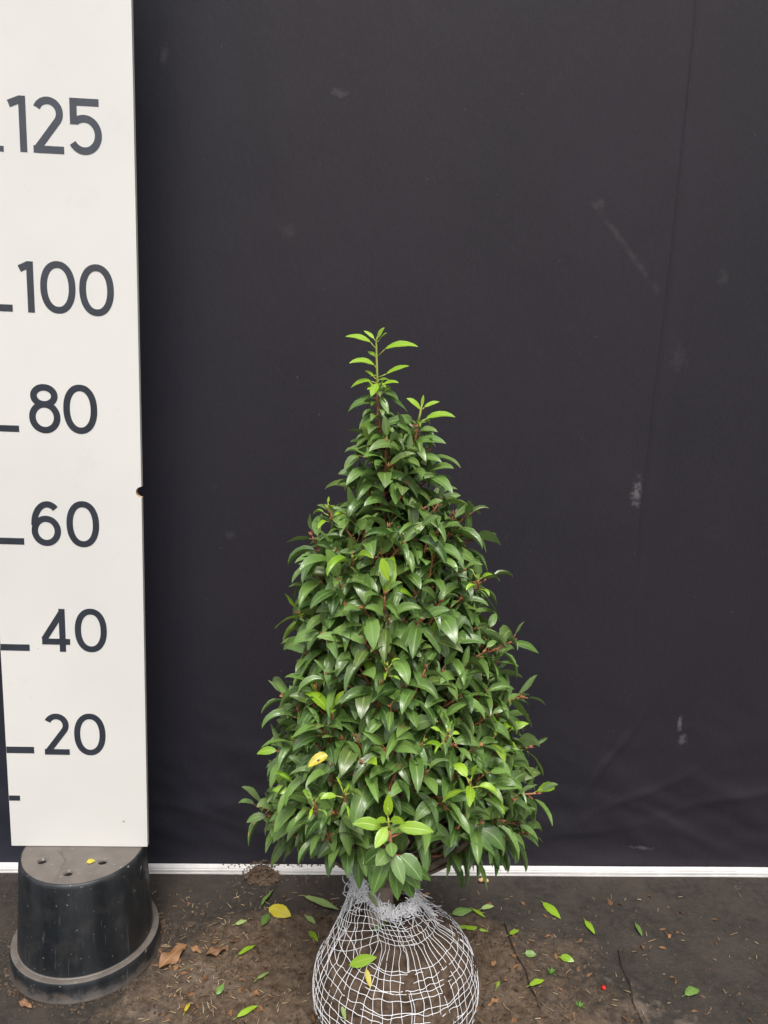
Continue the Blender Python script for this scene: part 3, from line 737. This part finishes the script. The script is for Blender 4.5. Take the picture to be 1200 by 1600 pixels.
# hanging tuft with the bright shoot at the foot of the crown
def T3(x, y, dy=0): return at_y(540+x/7.275, 1220+y/7.275, .915+dy)
TW.tube([T3(*q) for q in ((470, 300), (485, 330), (490, 400))][::-1], [.001, .0012, .0008], 6, 1)
TW.tube([T3(540, 900, .04), T3(530, 820, .01), T3(512, 700), T3(497, 560)], [.0030, .0027, .0024, .0020], 8, 0)
TW.tube([T3(497, 560), T3(490, 470), T3(485, 420)], [.0020, .0016, .0010], 8, 1)
TW.tube([T3(540, 900, .04), T3(550, 900, .10), Vector((trunk_x(.36), PY, .34))], [.003, .004, .005], 8, 2)
for nd, ba, tp_, dy, ar, wd, mt, tn in (
 ((485, 440), (480, 405), (490, 143), 0, 0, 100, 1, .9), ((488, 470), (460, 468), (343, 456), -.01, .3, 70, 1, .8), ((490, 520), (405, 535), (75, 492), 0, .22, 128, 1, .35), ((492, 520), (470, 535), (334, 768), -.03, .05, 120, 1, .75),
 ((490, 470), (510, 462), (684, 492), -.02, .3, 82, 1, .7), ((492, 560), (598, 530), (1006, 582), -.01, .10, 134, 1, .5), ((508, 700), (515, 700), (530, 868), -.03, .0, 120, 0, .9),
 ((515, 740), (490, 800), (343, 968), -.03, .1, 150, 0, .8), ((520, 760), (470, 850), (298, 1318), -.02, .08, 150, 0, .35), ((530, 800), (545, 840), (662, 1182), -.03, .04, 135, 0, .6), ((530, 820), (560, 900), (592, 1362), -.015, .0, 150, 0, .35),
 ((540, 830), (620, 850), (868, 1140), -.02, .15, 190, 0, .3), ((540, 860), (650, 950), (848, 1245), -.01, .1, 150, 0, .4), ((560, 900), (650, 1080), (772, 1338), 0, .1, 140, 0, .2), ((520, 780), (420, 880), (395, 1235), -.01, .05, 150, 0, .2),
 ((520, 700), (430, 800), (205, 960), .02, .15, 170, 0, .15), ((520, 640), (590, 590), (560, 800), .02, .1, 140, 0, .2), ((530, 640), (640, 590), (640, 820), .02, .1, 130, 0, .25), ((560, 880), (720, 1000), (970, 1140), .02, .2, 120, 0, .15), ((500, 840), (400, 980), (320, 1180), .01, .05, 140, 0, .3)):
    mbx = YO if mt else FO; f_ = .93
    hero_leaf(mbx, TW, T3(*ba, dy*.3), T3(*tp_, dy), ar, wd/7.275/11.6*.01*1.25*f_, (tn, .3, .3 if (mt == 0 and tn > .7) else 0), up=Vector((0, -1, .6)), node=T3(*nd), twmi=1 if mt else 0, fold=.35)
keep(FO.build('foliage', M['leaf']), shrub)
yo_ = keep(YO.build('young_foliage', M['young']), shrub); yo_['label'] = 'bright yellow-green young leaves at the shoot tips'
keep(TW.build('twigs', [M['twig'], M['stem_green'], M['bark']]), shrub)
def one_leaf(name, mat, base, tip, wd, arch, up, parent=None, tone=(.5, .3, 0), fold=.4):
    m_ = MB(); t_ = MB(); hero_leaf(m_, t_, base, tip, arch, wd, tone, up=up, fold=fold)
    o = m_.build(name, mat)
    if parent: keep(o, parent)
    return o
def yspot():
    q = NM('leaf_yellow_blotched'); uv = q.n('ShaderNodeUVMap').outputs[0]
    v = q.mapping(uv, (1, 1.4, 1), (-.42, -.70, 0)); nz = q.n('ShaderNodeTexNoise'); nz.inputs['Scale'].default_value = 6; q.l(uv, nz.inputs['Vector']); av = q.n('ShaderNodeVectorMath', operation='ADD'); q.l(v, av.inputs[0])
    sb = q.n('ShaderNodeVectorMath', operation='MULTIPLY_ADD'); q.l(nz.outputs['Color'], sb.inputs[0]); sb.inputs[1].default_value = (.3, .3, 0); sb.inputs[2].default_value = (-.15, -.15, 0); q.l(sb.outputs[0], av.inputs[1])
    dd = q.n('ShaderNodeVectorMath', operation='LENGTH'); q.l(av.outputs[0], dd.inputs[0])
    c = q.mix(q.ramp(dd.outputs['Value'], [(.10, 1), (.16, 0)]), q.mix(q.ramp(q.noise(q.coord('Object'), 160, 5), [(.4, 0), (.62, 1)]), (.56, .44, .05), (.42, .36, .05)), (.07, .035, .015))
    c = q.mix(q.ramp(dd.outputs['Value'], [(.5, 0), (.8, .5)]), c, (.32, .42, .05))
    return q.set(Base_Color=c, Roughness=.4)
o = one_leaf('yellow_leaf', yspot(), at_y(512, 1180, .925), at_y(481, 1199, .915), .018, .12, Vector((-.35, -.8, .8)), shrub, fold=.8); o['label'] = 'yellow leaf with a dark brown blotch'
o = one_leaf('yellow_leaf', M['young'], at_y(596, 872, 1.01), at_y(607, 908, 1.01), .014, .0, Vector((.3, -1, .3)), shrub, (1, 0, 0)); o['label'] = 'yellowing leaf high on the front of the crown'
o = one_leaf('withered_leaf', simple('leaf_grey_green', (.20, .22, .12), (.30, .30, .19), 60, .6), at_y(553, 1316, 1.085), at_y(572, 1356, 1.08), .042, -.1, Vector((-.3, -1, .3)), shrub); o['label'] = 'grey-green withered leaf above the top of the netting'

# root ball and wire netting
def ball_mesh():
    b = bmesh.new(); bmesh.ops.create_icosphere(b, subdivisions=7, radius=1)
    for v in b.verts:
        n_ = v.co.normalized(); s = n_*1.0
        r = BR*(1+.035*noise.noise(s*2.2)+.030*noise.noise(s*6)+.014*noise.noise(s*14)+.014*noise.noise(s*30)+.012*noise.noise(s*62))-.0015
        k_ = smooth(.35, .85, n_.dot(Vector((.45, -.55, .70)).normalized())); r += k_*(.0008+.0035*noise.noise(s*9))
        zz = r*n_.z*(.96 if n_.z < 0 else 1.0)
        if n_.z > .5: zz -= (n_.z-.5)*.02
        v.co = BC+Vector((r*n_.x, r*n_.y, zz))
    vs_ = [v.co.copy() for v in b.verts if v.co.z > BC.z-.09]
    for k in range(900):
        c_ = random.choice(vs_); rr_ = random.choice((.0012, .0016, .002, .003))*random.uniform(.7, 1.3)
        q_ = [b.verts.new(c_+Vector(e)*rr_*random.uniform(.6, 1.2)) for e in ((1, 0, 0), (-1, 0, 0), (0, 1, 0), (0, -1, 0), (0, 0, 1), (0, 0, -1))]
        for t in ((0, 2, 4), (2, 1, 4), (1, 3, 4), (3, 0, 4), (2, 0, 5), (1, 2, 5), (3, 1, 5), (0, 3, 5)): b.faces.new([q_[i] for i in t])
    return from_bm('root_ball', b, M['soil'], shrub, True)
rb = ball_mesh()
o = MB(); cx_ = at_y(597, 1395, 1.10)
o.tube([Vector((cx_.x+.006, 1.118, .20)), Vector((cx_.x+.003, 1.122, .235)), Vector((cx_.x, 1.128, .265)), Vector((trunk_x(.35), PY, .31))], [.034, .027, .021, .015], 20)
keep(o.build('root_collar', M['collar']), shrub)
# netting: polar angle t from the neck loop down over the ball; the left side stands off the ball as a tent
LOOP = [(0, at_y(644, 1398, 1.125)), (45, at_y(625, 1372, 1.16)), (90, at_y(590, 1352, 1.165)), (135, at_y(566, 1346, 1.15)), (180, at_y(552, 1352, 1.125)), (225, at_y(566, 1380, 1.09)), (258, at_y(586, 1410, 1.07)), (292, at_y(614, 1424, 1.07)), (330, at_y(640, 1416, 1.09)), (360, at_y(644, 1398, 1.125))]
def loop_at(deg):
    deg %= 360
    for (a, p), (b_, q) in zip(LOOP, LOOP[1:]):
        if a <= deg <= b_: t = (deg-a)/(b_-a); t = t*t*(3-2*t)*.5+t*.5; return p.lerp(q, t)
    return LOOP[0][1]
def ballpt(deg, th, off=.0015):
    r = BR+off; n_ = Vector((math.sin(th)*math.cos(R(deg)), math.sin(th)*math.sin(R(deg)), math.cos(th)))
    zz = r*n_.z*(.96 if n_.z < 0 else 1)
    if n_.z > .5: zz -= (n_.z-.5)*.02
    return BC+Vector((r*n_.x, r*n_.y, zz))
def th0(deg):      # where the net meets the ball
    l_ = max(0, -math.cos(R(deg+25)))**1.2
    return .50+.84*l_
def net(deg, s):   # s 0..1 neck part, 1..2 down the ball
    if s <= 1:
        a = loop_at(deg); c = ballpt(deg, th0(deg)); tg = (ballpt(deg, th0(deg)-.3)-c)
        k = a.lerp(c, .55)+(BC+Vector((0, 0, .2))-a.lerp(c, .55))*(.08+.16*max(0, -math.cos(R(deg+20))))
        return a*(1-s)**2+k*2*s*(1-s)+c*s*s
    return ballpt(deg, th0(deg)+(2.75-th0(deg))*(s-1))
NET = MB()
random.seed(5)
degs = []; a = 0
while a < 360: degs.append(a); a += random.choice((6.6, 6.2, 7.2, 6.0, 2.0, 7.0))
for i, dg in enumerate(degs):
    pts = []; sd_ = random.random()*50; s = 0 if i % 2 == 0 or 120 < dg < 260 else random.choice((.25, .5, .7))
    while s <= 2.0:
        dd = dg+(4*noise.noise(Vector((sd_, s*3.2, 0)))+2.5*noise.noise(Vector((sd_, s*10, 4))))*(1 if s > .4 else 1.6)
        off = .0010*noise.noise(Vector((sd_, s*22, 9)))
        p = net(dd, s); pts.append(p+(p-BC).normalized()*(off+.0002)); s += .022
    NET.tube(pts, .00050, 4)
def ring(sval=None, theta=None, a0=0, a1=360, seed=0, r=.00050):
    pts = []; d = a0
    while d <= a1:
        if theta is not None:
            th = theta+.045*noise.noise(Vector((math.cos(R(d))*3, math.sin(R(d))*3, seed)))+.02*noise.noise(Vector((d*.15, seed, 0)))
            t0 = th0(d)
            s = (1+(th-t0)/(2.75-t0)) if th > t0 else max(0.02, .15+.85*(th-.25)/(t0-.25))
        else: s = sval+.05*noise.noise(Vector((d*.03, seed, 1)))
        p = net(d, max(0, s)); pts.append(p+(p-BC).normalized()*(.0006+.0012*noise.noise(Vector((d*.2, seed, 5))))); d += 2.5
    if len(pts) > 1: NET.tube(pts, r, 4)
th = .70; k = 0
while th < 2.6:
    ring(theta=th, seed=k)
    if k % 2 == 0:      # doubled strand over part of the way round
        a_ = random.uniform(150, 260); ring(theta=th+.035, a0=a_, a1=a_+random.uniform(50, 140), seed=k+40)
    th += random.uniform(.095, .12); k += 1
for k in range(9): ring(sval=.06+.10*k, a0=125, a1=300, seed=60+k, r=.00045)       # close rings up the tent on the left
for k in range(5): ring(sval=.15+.18*k, a0=-70, a1=60, seed=80+k, r=.00045)
nt_ = NET.build('wire_netting', M['wire']); nt_.parent = rb
BUN = MB()            # the netting bunched and rolled round the neck
for k in range(900):
    dg = random.uniform(170, 372) if random.random() < .75 else random.uniform(0, 360)
    s = abs(random.gauss(0, .10)); p = net(dg, min(.6, s*(1 if 225 < dg % 360 < 350 else 1.5)))
    p = p+Vector((random.gauss(0, .0028), random.gauss(0, .0028), random.gauss(0, .0035)))
    q1 = Vector((random.gauss(0, 1), random.gauss(0, 1), random.gauss(0, 1))).normalized()
    q2 = q1.cross(Vector((random.gauss(0, 1), random.gauss(0, 1), random.gauss(0, 1)))).normalized(); rr = random.uniform(.003, .009); sp = random.uniform(1.2, 3)
    BUN.tube([p+q1*math.cos(t)*rr+q2*math.sin(t)*rr*.6+q1.cross(q2)*t*.001 for t in [sp*i/6 for i in range(7)]], .00065, 4)
for k in range(46):    # loose ends fanning out to the right of the neck
    p = net(random.uniform(-25, 40), random.uniform(0, .6)); d = Vector((random.uniform(.5, 1), random.uniform(-.5, .2), random.uniform(-.7, .1))).normalized()*random.uniform(.01, .03)
    BUN.tube([p, p+d*.5+Vector((0, 0, .003)), p+d+Vector((0, 0, random.uniform(-.006, .004)))], .0006, 4)
bu = BUN.build('netting_bunch', M['wire']); bu.parent = rb

# ------------------------------------------------------------------ litter on the ground
def gpt(px, py, dz=0):
    p = at_z(px, py, .004)
    for _ in range(3): p = at_z(px, py, ground_h(p.x, p.y)+.001)
    return p+Vector((0, 0, dz))
GL = 'fallen leaves lying about on the soil'
# px, py, px of tip, py of tip, width cm, material, label, arch
LV = [(408, 1417, 427, 1392, 1.1, 'leaf', 'dark green fallen leaf pointing up to the right beside the yellow one', .12),
 (420, 1421, 455, 1434, 2.6, 'yellow', 'broad yellow and green leaf lying left of the root ball', .08),
 (420, 1430, 409, 1449, 1.3, 'leaf', 'small dark green leaf tucked under the broad yellow leaf', .12),
 (476, 1402, 530, 1424, 1.6, 'pale', 'long pale green toothed leaf just left of the netting neck', .05),
 (368, 1446, 386, 1440, .8, 'pale', 'small light green oval leaf left of the broad yellow leaf', .1),
 (478, 1434, 493, 1446, .9, 'pale', 'tiny pale green curled leaf above left of the root ball', .15),
 (482, 1458, 497, 1474, .9, 'young', 'narrow bright green leaf touching the left shoulder of the root ball', .2),
 (373, 1494, 400, 1479, 1.1, 'young', 'bright green folded leaf in the middle of the soil between pot and ball', .15),
 (338, 1556, 350, 1539, 1.1, 'leaf', 'dark green little leaf low between the pot and the ball', .15),
 (402, 1532, 421, 1521, .7, 'pale', 'thin pale leaf scrap left of the root ball at mid height', .15),
 (289, 1583, 297, 1569, .6, 'yellow', 'tiny yellow-green leaf near the bottom right of the pot', .2),
 (370, 1592, 403, 1574, .9, 'young', 'yellow-green forked leaf with a pale stalk near the bottom edge', .2),
 (249, 1515, 292, 1478, 2.6, 'dry', 'large withered reddish-brown leaf beside the rim of the pot', .18),
 (320, 1494, 357, 1484, 1.5, 'dry', 'curled brown and ochre leaf right of the large withered one', .25),
 (298, 1481, 314, 1492, .9, 'dry', 'small orange-brown leaf between two withered leaves', .2),
 (504, 1598, 526, 1590, 1.0, 'young', 'light green leaf at the lower left edge of the root ball', .2),
 (706, 1430, 738, 1424, 1.5, 'leaf', 'glossy green oval leaf right of the netting neck', .12),
 (738, 1422, 758, 1436, .8, 'young', 'narrow bright green leaf end to end with the oval leaf', .15),
 (752, 1422, 772, 1418, .9, 'pale', 'light green heart-shaped scrap under the tan husk', .15),
 (713, 1450, 764, 1458, .9, 'young', 'long slender green leaf on the soil right of the root ball shoulder', .12),
 (848, 1412, 876, 1438, 1.5, 'young', 'bright green bent leaf lying on the bare black cloth', .12),
 (914, 1440, 929, 1462, 1.1, 'young', 'plain light green leaf on the black cloth right of the bent one', .12),
 (993, 1445, 1003, 1465, .9, 'leaf', 'dark green narrow leaf farthest right near the wall', .15),
 (796, 1462, 811, 1455, 1.0, 'young', 'small light green leaf on the edge of the soil above the twig', .15),
 (875, 1498, 897, 1505, 1.2, 'young', 'bright green cupped leaf above the weed seedling', .25),
 (827, 1542, 851, 1534, 1.0, 'young', 'crescent-shaped green leaf beside the thin twig', .25),
 (820, 1492, 838, 1494, 1.2, 'leaf', 'flat dark green leaf pressed in the soil by the twig', .05),
 (1070, 1557, 1093, 1549, 1.5, 'leaf', 'rolled dark green leaf alone at the lower right', .45),
 (642, 1414, 672, 1396, 1.7, 'dry', 'upright orange-brown leaf leaning beside the netting neck', .25),
 (762, 1574, 781, 1562, .8, 'dry', 'tan dried leaf to the right of the root ball near its foot', .2),
 (769, 1512, 774, 1503, .7, 'dry', 'little russet scrap right of the root ball', .2),
 (776, 1545, 781, 1535, .5, 'young', 'tiny upright green leaflet right of the root ball', .1),
 (30, 1567, 50, 1577, .9, 'dry', 'small rusty leaf in front of the pot rim', .25)]
M['pale'] = leaf_material('leaf_pale', (.22, .34, .08), (.32, .44, .14), (.45, .52, .25), (.38, .5, .16), (.34, .44, .18), .5, False, .15)
for px, py, qx, qy, wd, mt, lab, ar in LV:
    a_, b_ = gpt(px, py, .0035), gpt(qx, qy, .0035)
    if 'upright' in lab and 'orange' in lab: b_ = at_y(qx, qy, a_.y+.02)
    m_ = MB(); t_ = m_
    hero_leaf(m_, t_, a_, b_, ar*.7, wd*.0132, (random.uniform(.2, .9), .2, 0), up=Vector((random.uniform(-.5, .5), random.uniform(-.6, .3), 1)), fold=random.uniform(.1, .5), mi=0, wave=.5 if mt == 'dry' else .1)
    if mt != 'dry': m_.tube([a_, a_+(a_-b_).normalized()*.008+Vector((0, 0, -.0015))], [.0008, .0006], 4, 0)
    o = m_.build('fallen_leaf', M[mt]); tag(o, lab, 'leaf', GL)
# leaves caught on the netting of the ball
def on_ball(px, py, lift=.004):
    d = ray(px, py).normalized(); c = Vector((0, 0, HC)); oc = c-BC; b_ = oc.dot(d); rr = BR+lift
    disc = b_*b_-(oc.dot(oc)-rr*rr)
    if disc < 0: return at_y(px, py, BC.y)
    return c+d*(-b_-math.sqrt(disc))
for px, py, qx, qy, wd, mt, lab in ((546, 1508, 589, 1496, 1.9, 'young', 'yellow-green leaf caught flat on the netting of the root ball'), (572, 1514, 579, 1544, .9, 'yellow', 'thin yellow leaf hanging below the yellow-green one on the ball'),
                                    (583, 1455, 604, 1439, 1.0, 'leaf', 'dark green leaf stuck on top of the root ball under the collar'), (534, 1572, 540, 1596, .8, 'pale', 'pale green leaf trapped low on the left of the ball')):
    nn = (on_ball(px, py)-BC).normalized(); m_ = MB()
    hero_leaf(m_, m_, on_ball(px, py, .006), on_ball(qx, qy, .006), .08, wd*.01, (.6, .2, 0), up=nn+Vector((.2, 0, .1)), fold=.25)
    tag(m_.build('caught_leaf', M[mt]), lab, 'leaf', 'leaves caught on the root ball')
a_, b_ = at_y(575, 1395, 1.065), at_y(592, 1419, 1.055); m_ = MB(); hero_leaf(m_, m_, a_, b_, .05, .009, (.3, .2, 0), up=Vector((.6, -1, .3)), fold=.6)
tag(m_.build('caught_leaf', simple('leaf_olive', (.12, .14, .05), (.20, .21, .10), 60, .5)), 'narrow olive leaf stuck in the bunched white netting at the neck', 'leaf', 'leaves caught on the root ball')
a_, b_ = at_z(135, 1347, BZ+.002), at_z(149, 1345, BZ+.002); m_ = MB(); hero_leaf(m_, m_, a_, b_, .15, .011, (.6, .2, 0), up=Vector((0, -.3, 1)), fold=.3)
tag(m_.build('leaf_scrap', M['yellow']), 'tiny yellow leaf scrap on the upturned base of the pot', 'leaf')
# tan husk, berry, weeds, sticks
def husk():
    p = gpt(755, 1379, .006); m_ = MB()
    for k, (dx, dy, r) in enumerate(((-.006, 0, .006), (.006, -.001, .0065), (.001, .007, .005))):
        n1, n2 = 10, 8; b = len(m_.v)
        for i in range(n1+1):
            for j in range(n2+1):
                th = PI*.9*i/n1; ph = 2*PI*j/n2; q = Vector((math.sin(th)*math.cos(ph), math.sin(th)*math.sin(ph)*.8, math.cos(th)*.7))
                m_.v.append(p+Vector((dx, dy, 0))+q*r*(1+.2*noise.noise(q*2+Vector((k, 0, 0)))))
        for i in range(n1):
            for j in range(n2): m_.quad(b+i*(n2+1)+j, b+(i+1)*(n2+1)+j, b+(i+1)*(n2+1)+j+1, b+i*(n2+1)+j+1)
    tag(m_.build('seed_husk', simple('husk_tan', (.45, .27, .11), (.62, .43, .22), 80, .55)), 'three-lobed tan seed husk lying against the white strip right of the shrub', 'husk')
husk()
b = bmesh.new(); bmesh.ops.create_uvsphere(b, u_segments=20, v_segments=14, radius=.0042); pb = gpt(943, 1546, .0038)
for v in b.verts:
    if v.co.z > .0035: v.co.z -= .0008
bmesh.ops.translate(b, vec=pb, verts=b.verts); o = from_bm('berry', b, M['berry'], smooth=True); tag(o, 'single bright red berry on the dark ground at the lower right', 'berry')
for px, py, n, h, lab in ((862, 1520, 16, .012, 'small green weed seedling under the cupped leaf'), (906, 1573, 20, .013, 'spiky green weed seedling nearest the bottom edge'), (698, 1432, 12, .012, 'little green weed sprouting beside the glossy oval leaf')):
    p = gpt(px, py, -.001); m_ = MB()
    for k in range(n):
        a = random.random()*6.28; d = Vector((math.cos(a)*.8, math.sin(a)*.8, random.uniform(.2, 1))).normalized()*h*random.uniform(.6, 1.1)
        leaf(m_, [p, p+d*.35, p+d*.7+Vector((0, 0, .001)), p+d], .0022, Vector((0, 0, 1)), fold=.2, serr=0)
    tag(m_.build('weed_seedling', M['grass']), lab, 'weed', 'weed seedlings')
def stick(pts, r, lab):
    m_ = MB(); m_.tube([gpt(x, y, .003+.002*(i % 2)) for i, (x, y) in enumerate(pts)], r, 5); tag(m_.build('stick_or_line', M['stick']), lab, 'stick', 'thin dark sticks')
stick([(788, 1444), (797, 1470), (806, 1493), (822, 1520), (828, 1545), (838, 1562), (843, 1578)], .0012, 'long thin dark twig on the soil right of the root ball')
stick([(966, 1486), (971, 1512), (985, 1540), (989, 1570), (1004, 1600)], .0011, 'dark bent cable-like line running to the bottom edge right of the berry')  # not a twig: a dark cable-like line along the ground, built as a tube
# needles, straws and chips: nobody could count them
random.seed(21)
ND = MB()
for k in range(520):
    x = random.choice((random.gauss(300, 70), random.gauss(430, 110), random.gauss(820, 150))) if random.random() < .8 else random.uniform(230, 1190); y = random.uniform(1395, 1600)
    if not 5 < x < 1195: continue
    p = gpt(x, y, .0022)
    if (Vector((p.x, p.y, 0))-Vector((POTC.x, POTC.y, 0))).length < .15: continue
    if x > 760 and random.random() < .45: continue
    a = random.random()*PI; L = random.uniform(.002, .0075)*(1.35 if random.random() < .2 else 1); d = Vector((math.cos(a), math.sin(a), random.uniform(-.1, .2)))
    ND.tube([p-d*L, p+Vector((random.gauss(0, .0004), random.gauss(0, .0004), .0004)), p+d*L], random.uniform(.0004, .0009), 4)
tag(ND.build('needle_litter', M['needle']), 'straw-coloured needles and chips scattered over the soil', 'litter', kind='stuff')
FR = MB()
for k in range(230):
    x = random.choice((random.gauss(285, 45), random.gauss(400, 110), random.gauss(840, 130), random.uniform(30, 1190))); y = random.uniform(1400, 1598)
    if not 240 < x < 1190: continue
    p = gpt(x, y, .0015); a = random.random()*6.28; L = random.uniform(.003, .010); d = Vector((math.cos(a), math.sin(a), random.uniform(-.1, .3)))*L
    leaf(FR, [p-d, p-d*.3+Vector((0, 0, .0012)), p+d*.4+Vector((0, 0, .001)), p+d], L*random.uniform(.4, 1.0), Vector((random.uniform(-.6, .6), random.uniform(-.6, .6), 1)), fold=random.uniform(0, .8), serr=.2, wave=.8)
tag(FR.build('dead_leaf_fragments', simple('leaf_litter', (.075, .042, .024), (.26, .13, .055), 30, .8)), 'brown crumbled bits of dead leaf scattered over the soil', 'litter', kind='stuff')
CR = MB()
def clod(p, r):
    b = len(CR.v); s = [random.uniform(.6, 1.2) for _ in range(6)]
    for q, k in zip(((1, 0, 0), (-1, 0, 0), (0, 1, 0), (0, -1, 0), (0, 0, 1), (0, 0, -1)), s): CR.v.append(p+Vector(q)*r*k+Vector((random.gauss(0, r*.2), random.gauss(0, r*.2), 0)))
    for t in ((0, 2, 4), (2, 1, 4), (1, 3, 4), (3, 0, 4), (2, 0, 5), (1, 2, 5), (3, 1, 5), (0, 3, 5)):
        CR.f.append([b+i for i in t]); CR.uv.append([(0, 0)]*3); CR.col.append((0, 0, 0)); CR.mi.append(0)
n_ = 0
while n_ < 9000:
    x = random.uniform(-.9, .8); y = random.uniform(.95, 1.52)
    if random.random() > soil_amount(x, y)+.10: continue
    clod(Vector((x, y, ground_h(x, y)+.0006)), random.choice((.0008, .001, .0014, .002, .0028))*random.uniform(.7, 1.5)); n_ += 1
for k in range(420):
    a = random.uniform(0, 2*PI); r = .141+abs(random.gauss(0, .012)); x, y = POTC.x+r*math.cos(a), POTC.y+r*math.sin(a)
    clod(Vector((x, y, ground_h(x, y)+.0012)), random.uniform(.0012, .0036))
for k in range(700):
    a = random.uniform(0, 2*PI); r = BR*random.uniform(.75, 1.25); x, y = BC.x+r*math.cos(a), BC.y+r*math.sin(a)
    clod(Vector((x, y, ground_h(x, y)+.0012)), random.uniform(.0012, .0036))
for k in range(60):     # bigger clods round the ball and the pot
    a = random.random()*6.28; r = random.uniform(.13, .24); x, y = BC.x+r*math.cos(a), BC.y+r*math.sin(a)
    clod(Vector((x, y, ground_h(x, y)+.002)), random.uniform(.003, .0055))
for px, n2 in ((412, 260), (470, 50), (520, 40), (380, 40)):     # crumbs on and round the heap and along the strip
    for k in range(n2):
        c_ = at_z(px, 1364, .012); x, y = c_.x+random.gauss(0, .026), c_.y+random.gauss(0, .022)
        rr = math.hypot((x-hp.x)/.052, (y-hp.y)/.045)
        z = max(ground_h(x, min(y, wall_y(x)-.02)), (hp.z+.026*(1-min(1, rr)**1.6)) if rr < 1 else 0)
        if rr > 1 and y > wall_y(x)-.02: z = .020; y = wall_y(x)-random.uniform(.008, .018)
        clod(Vector((x, y, z)), random.uniform(.001, .0032))
tag(CR.build('soil_crumbs', M['crumb'], smooth=False), 'brown soil crumbs strewn over the ground cloth', 'soil', kind='stuff')
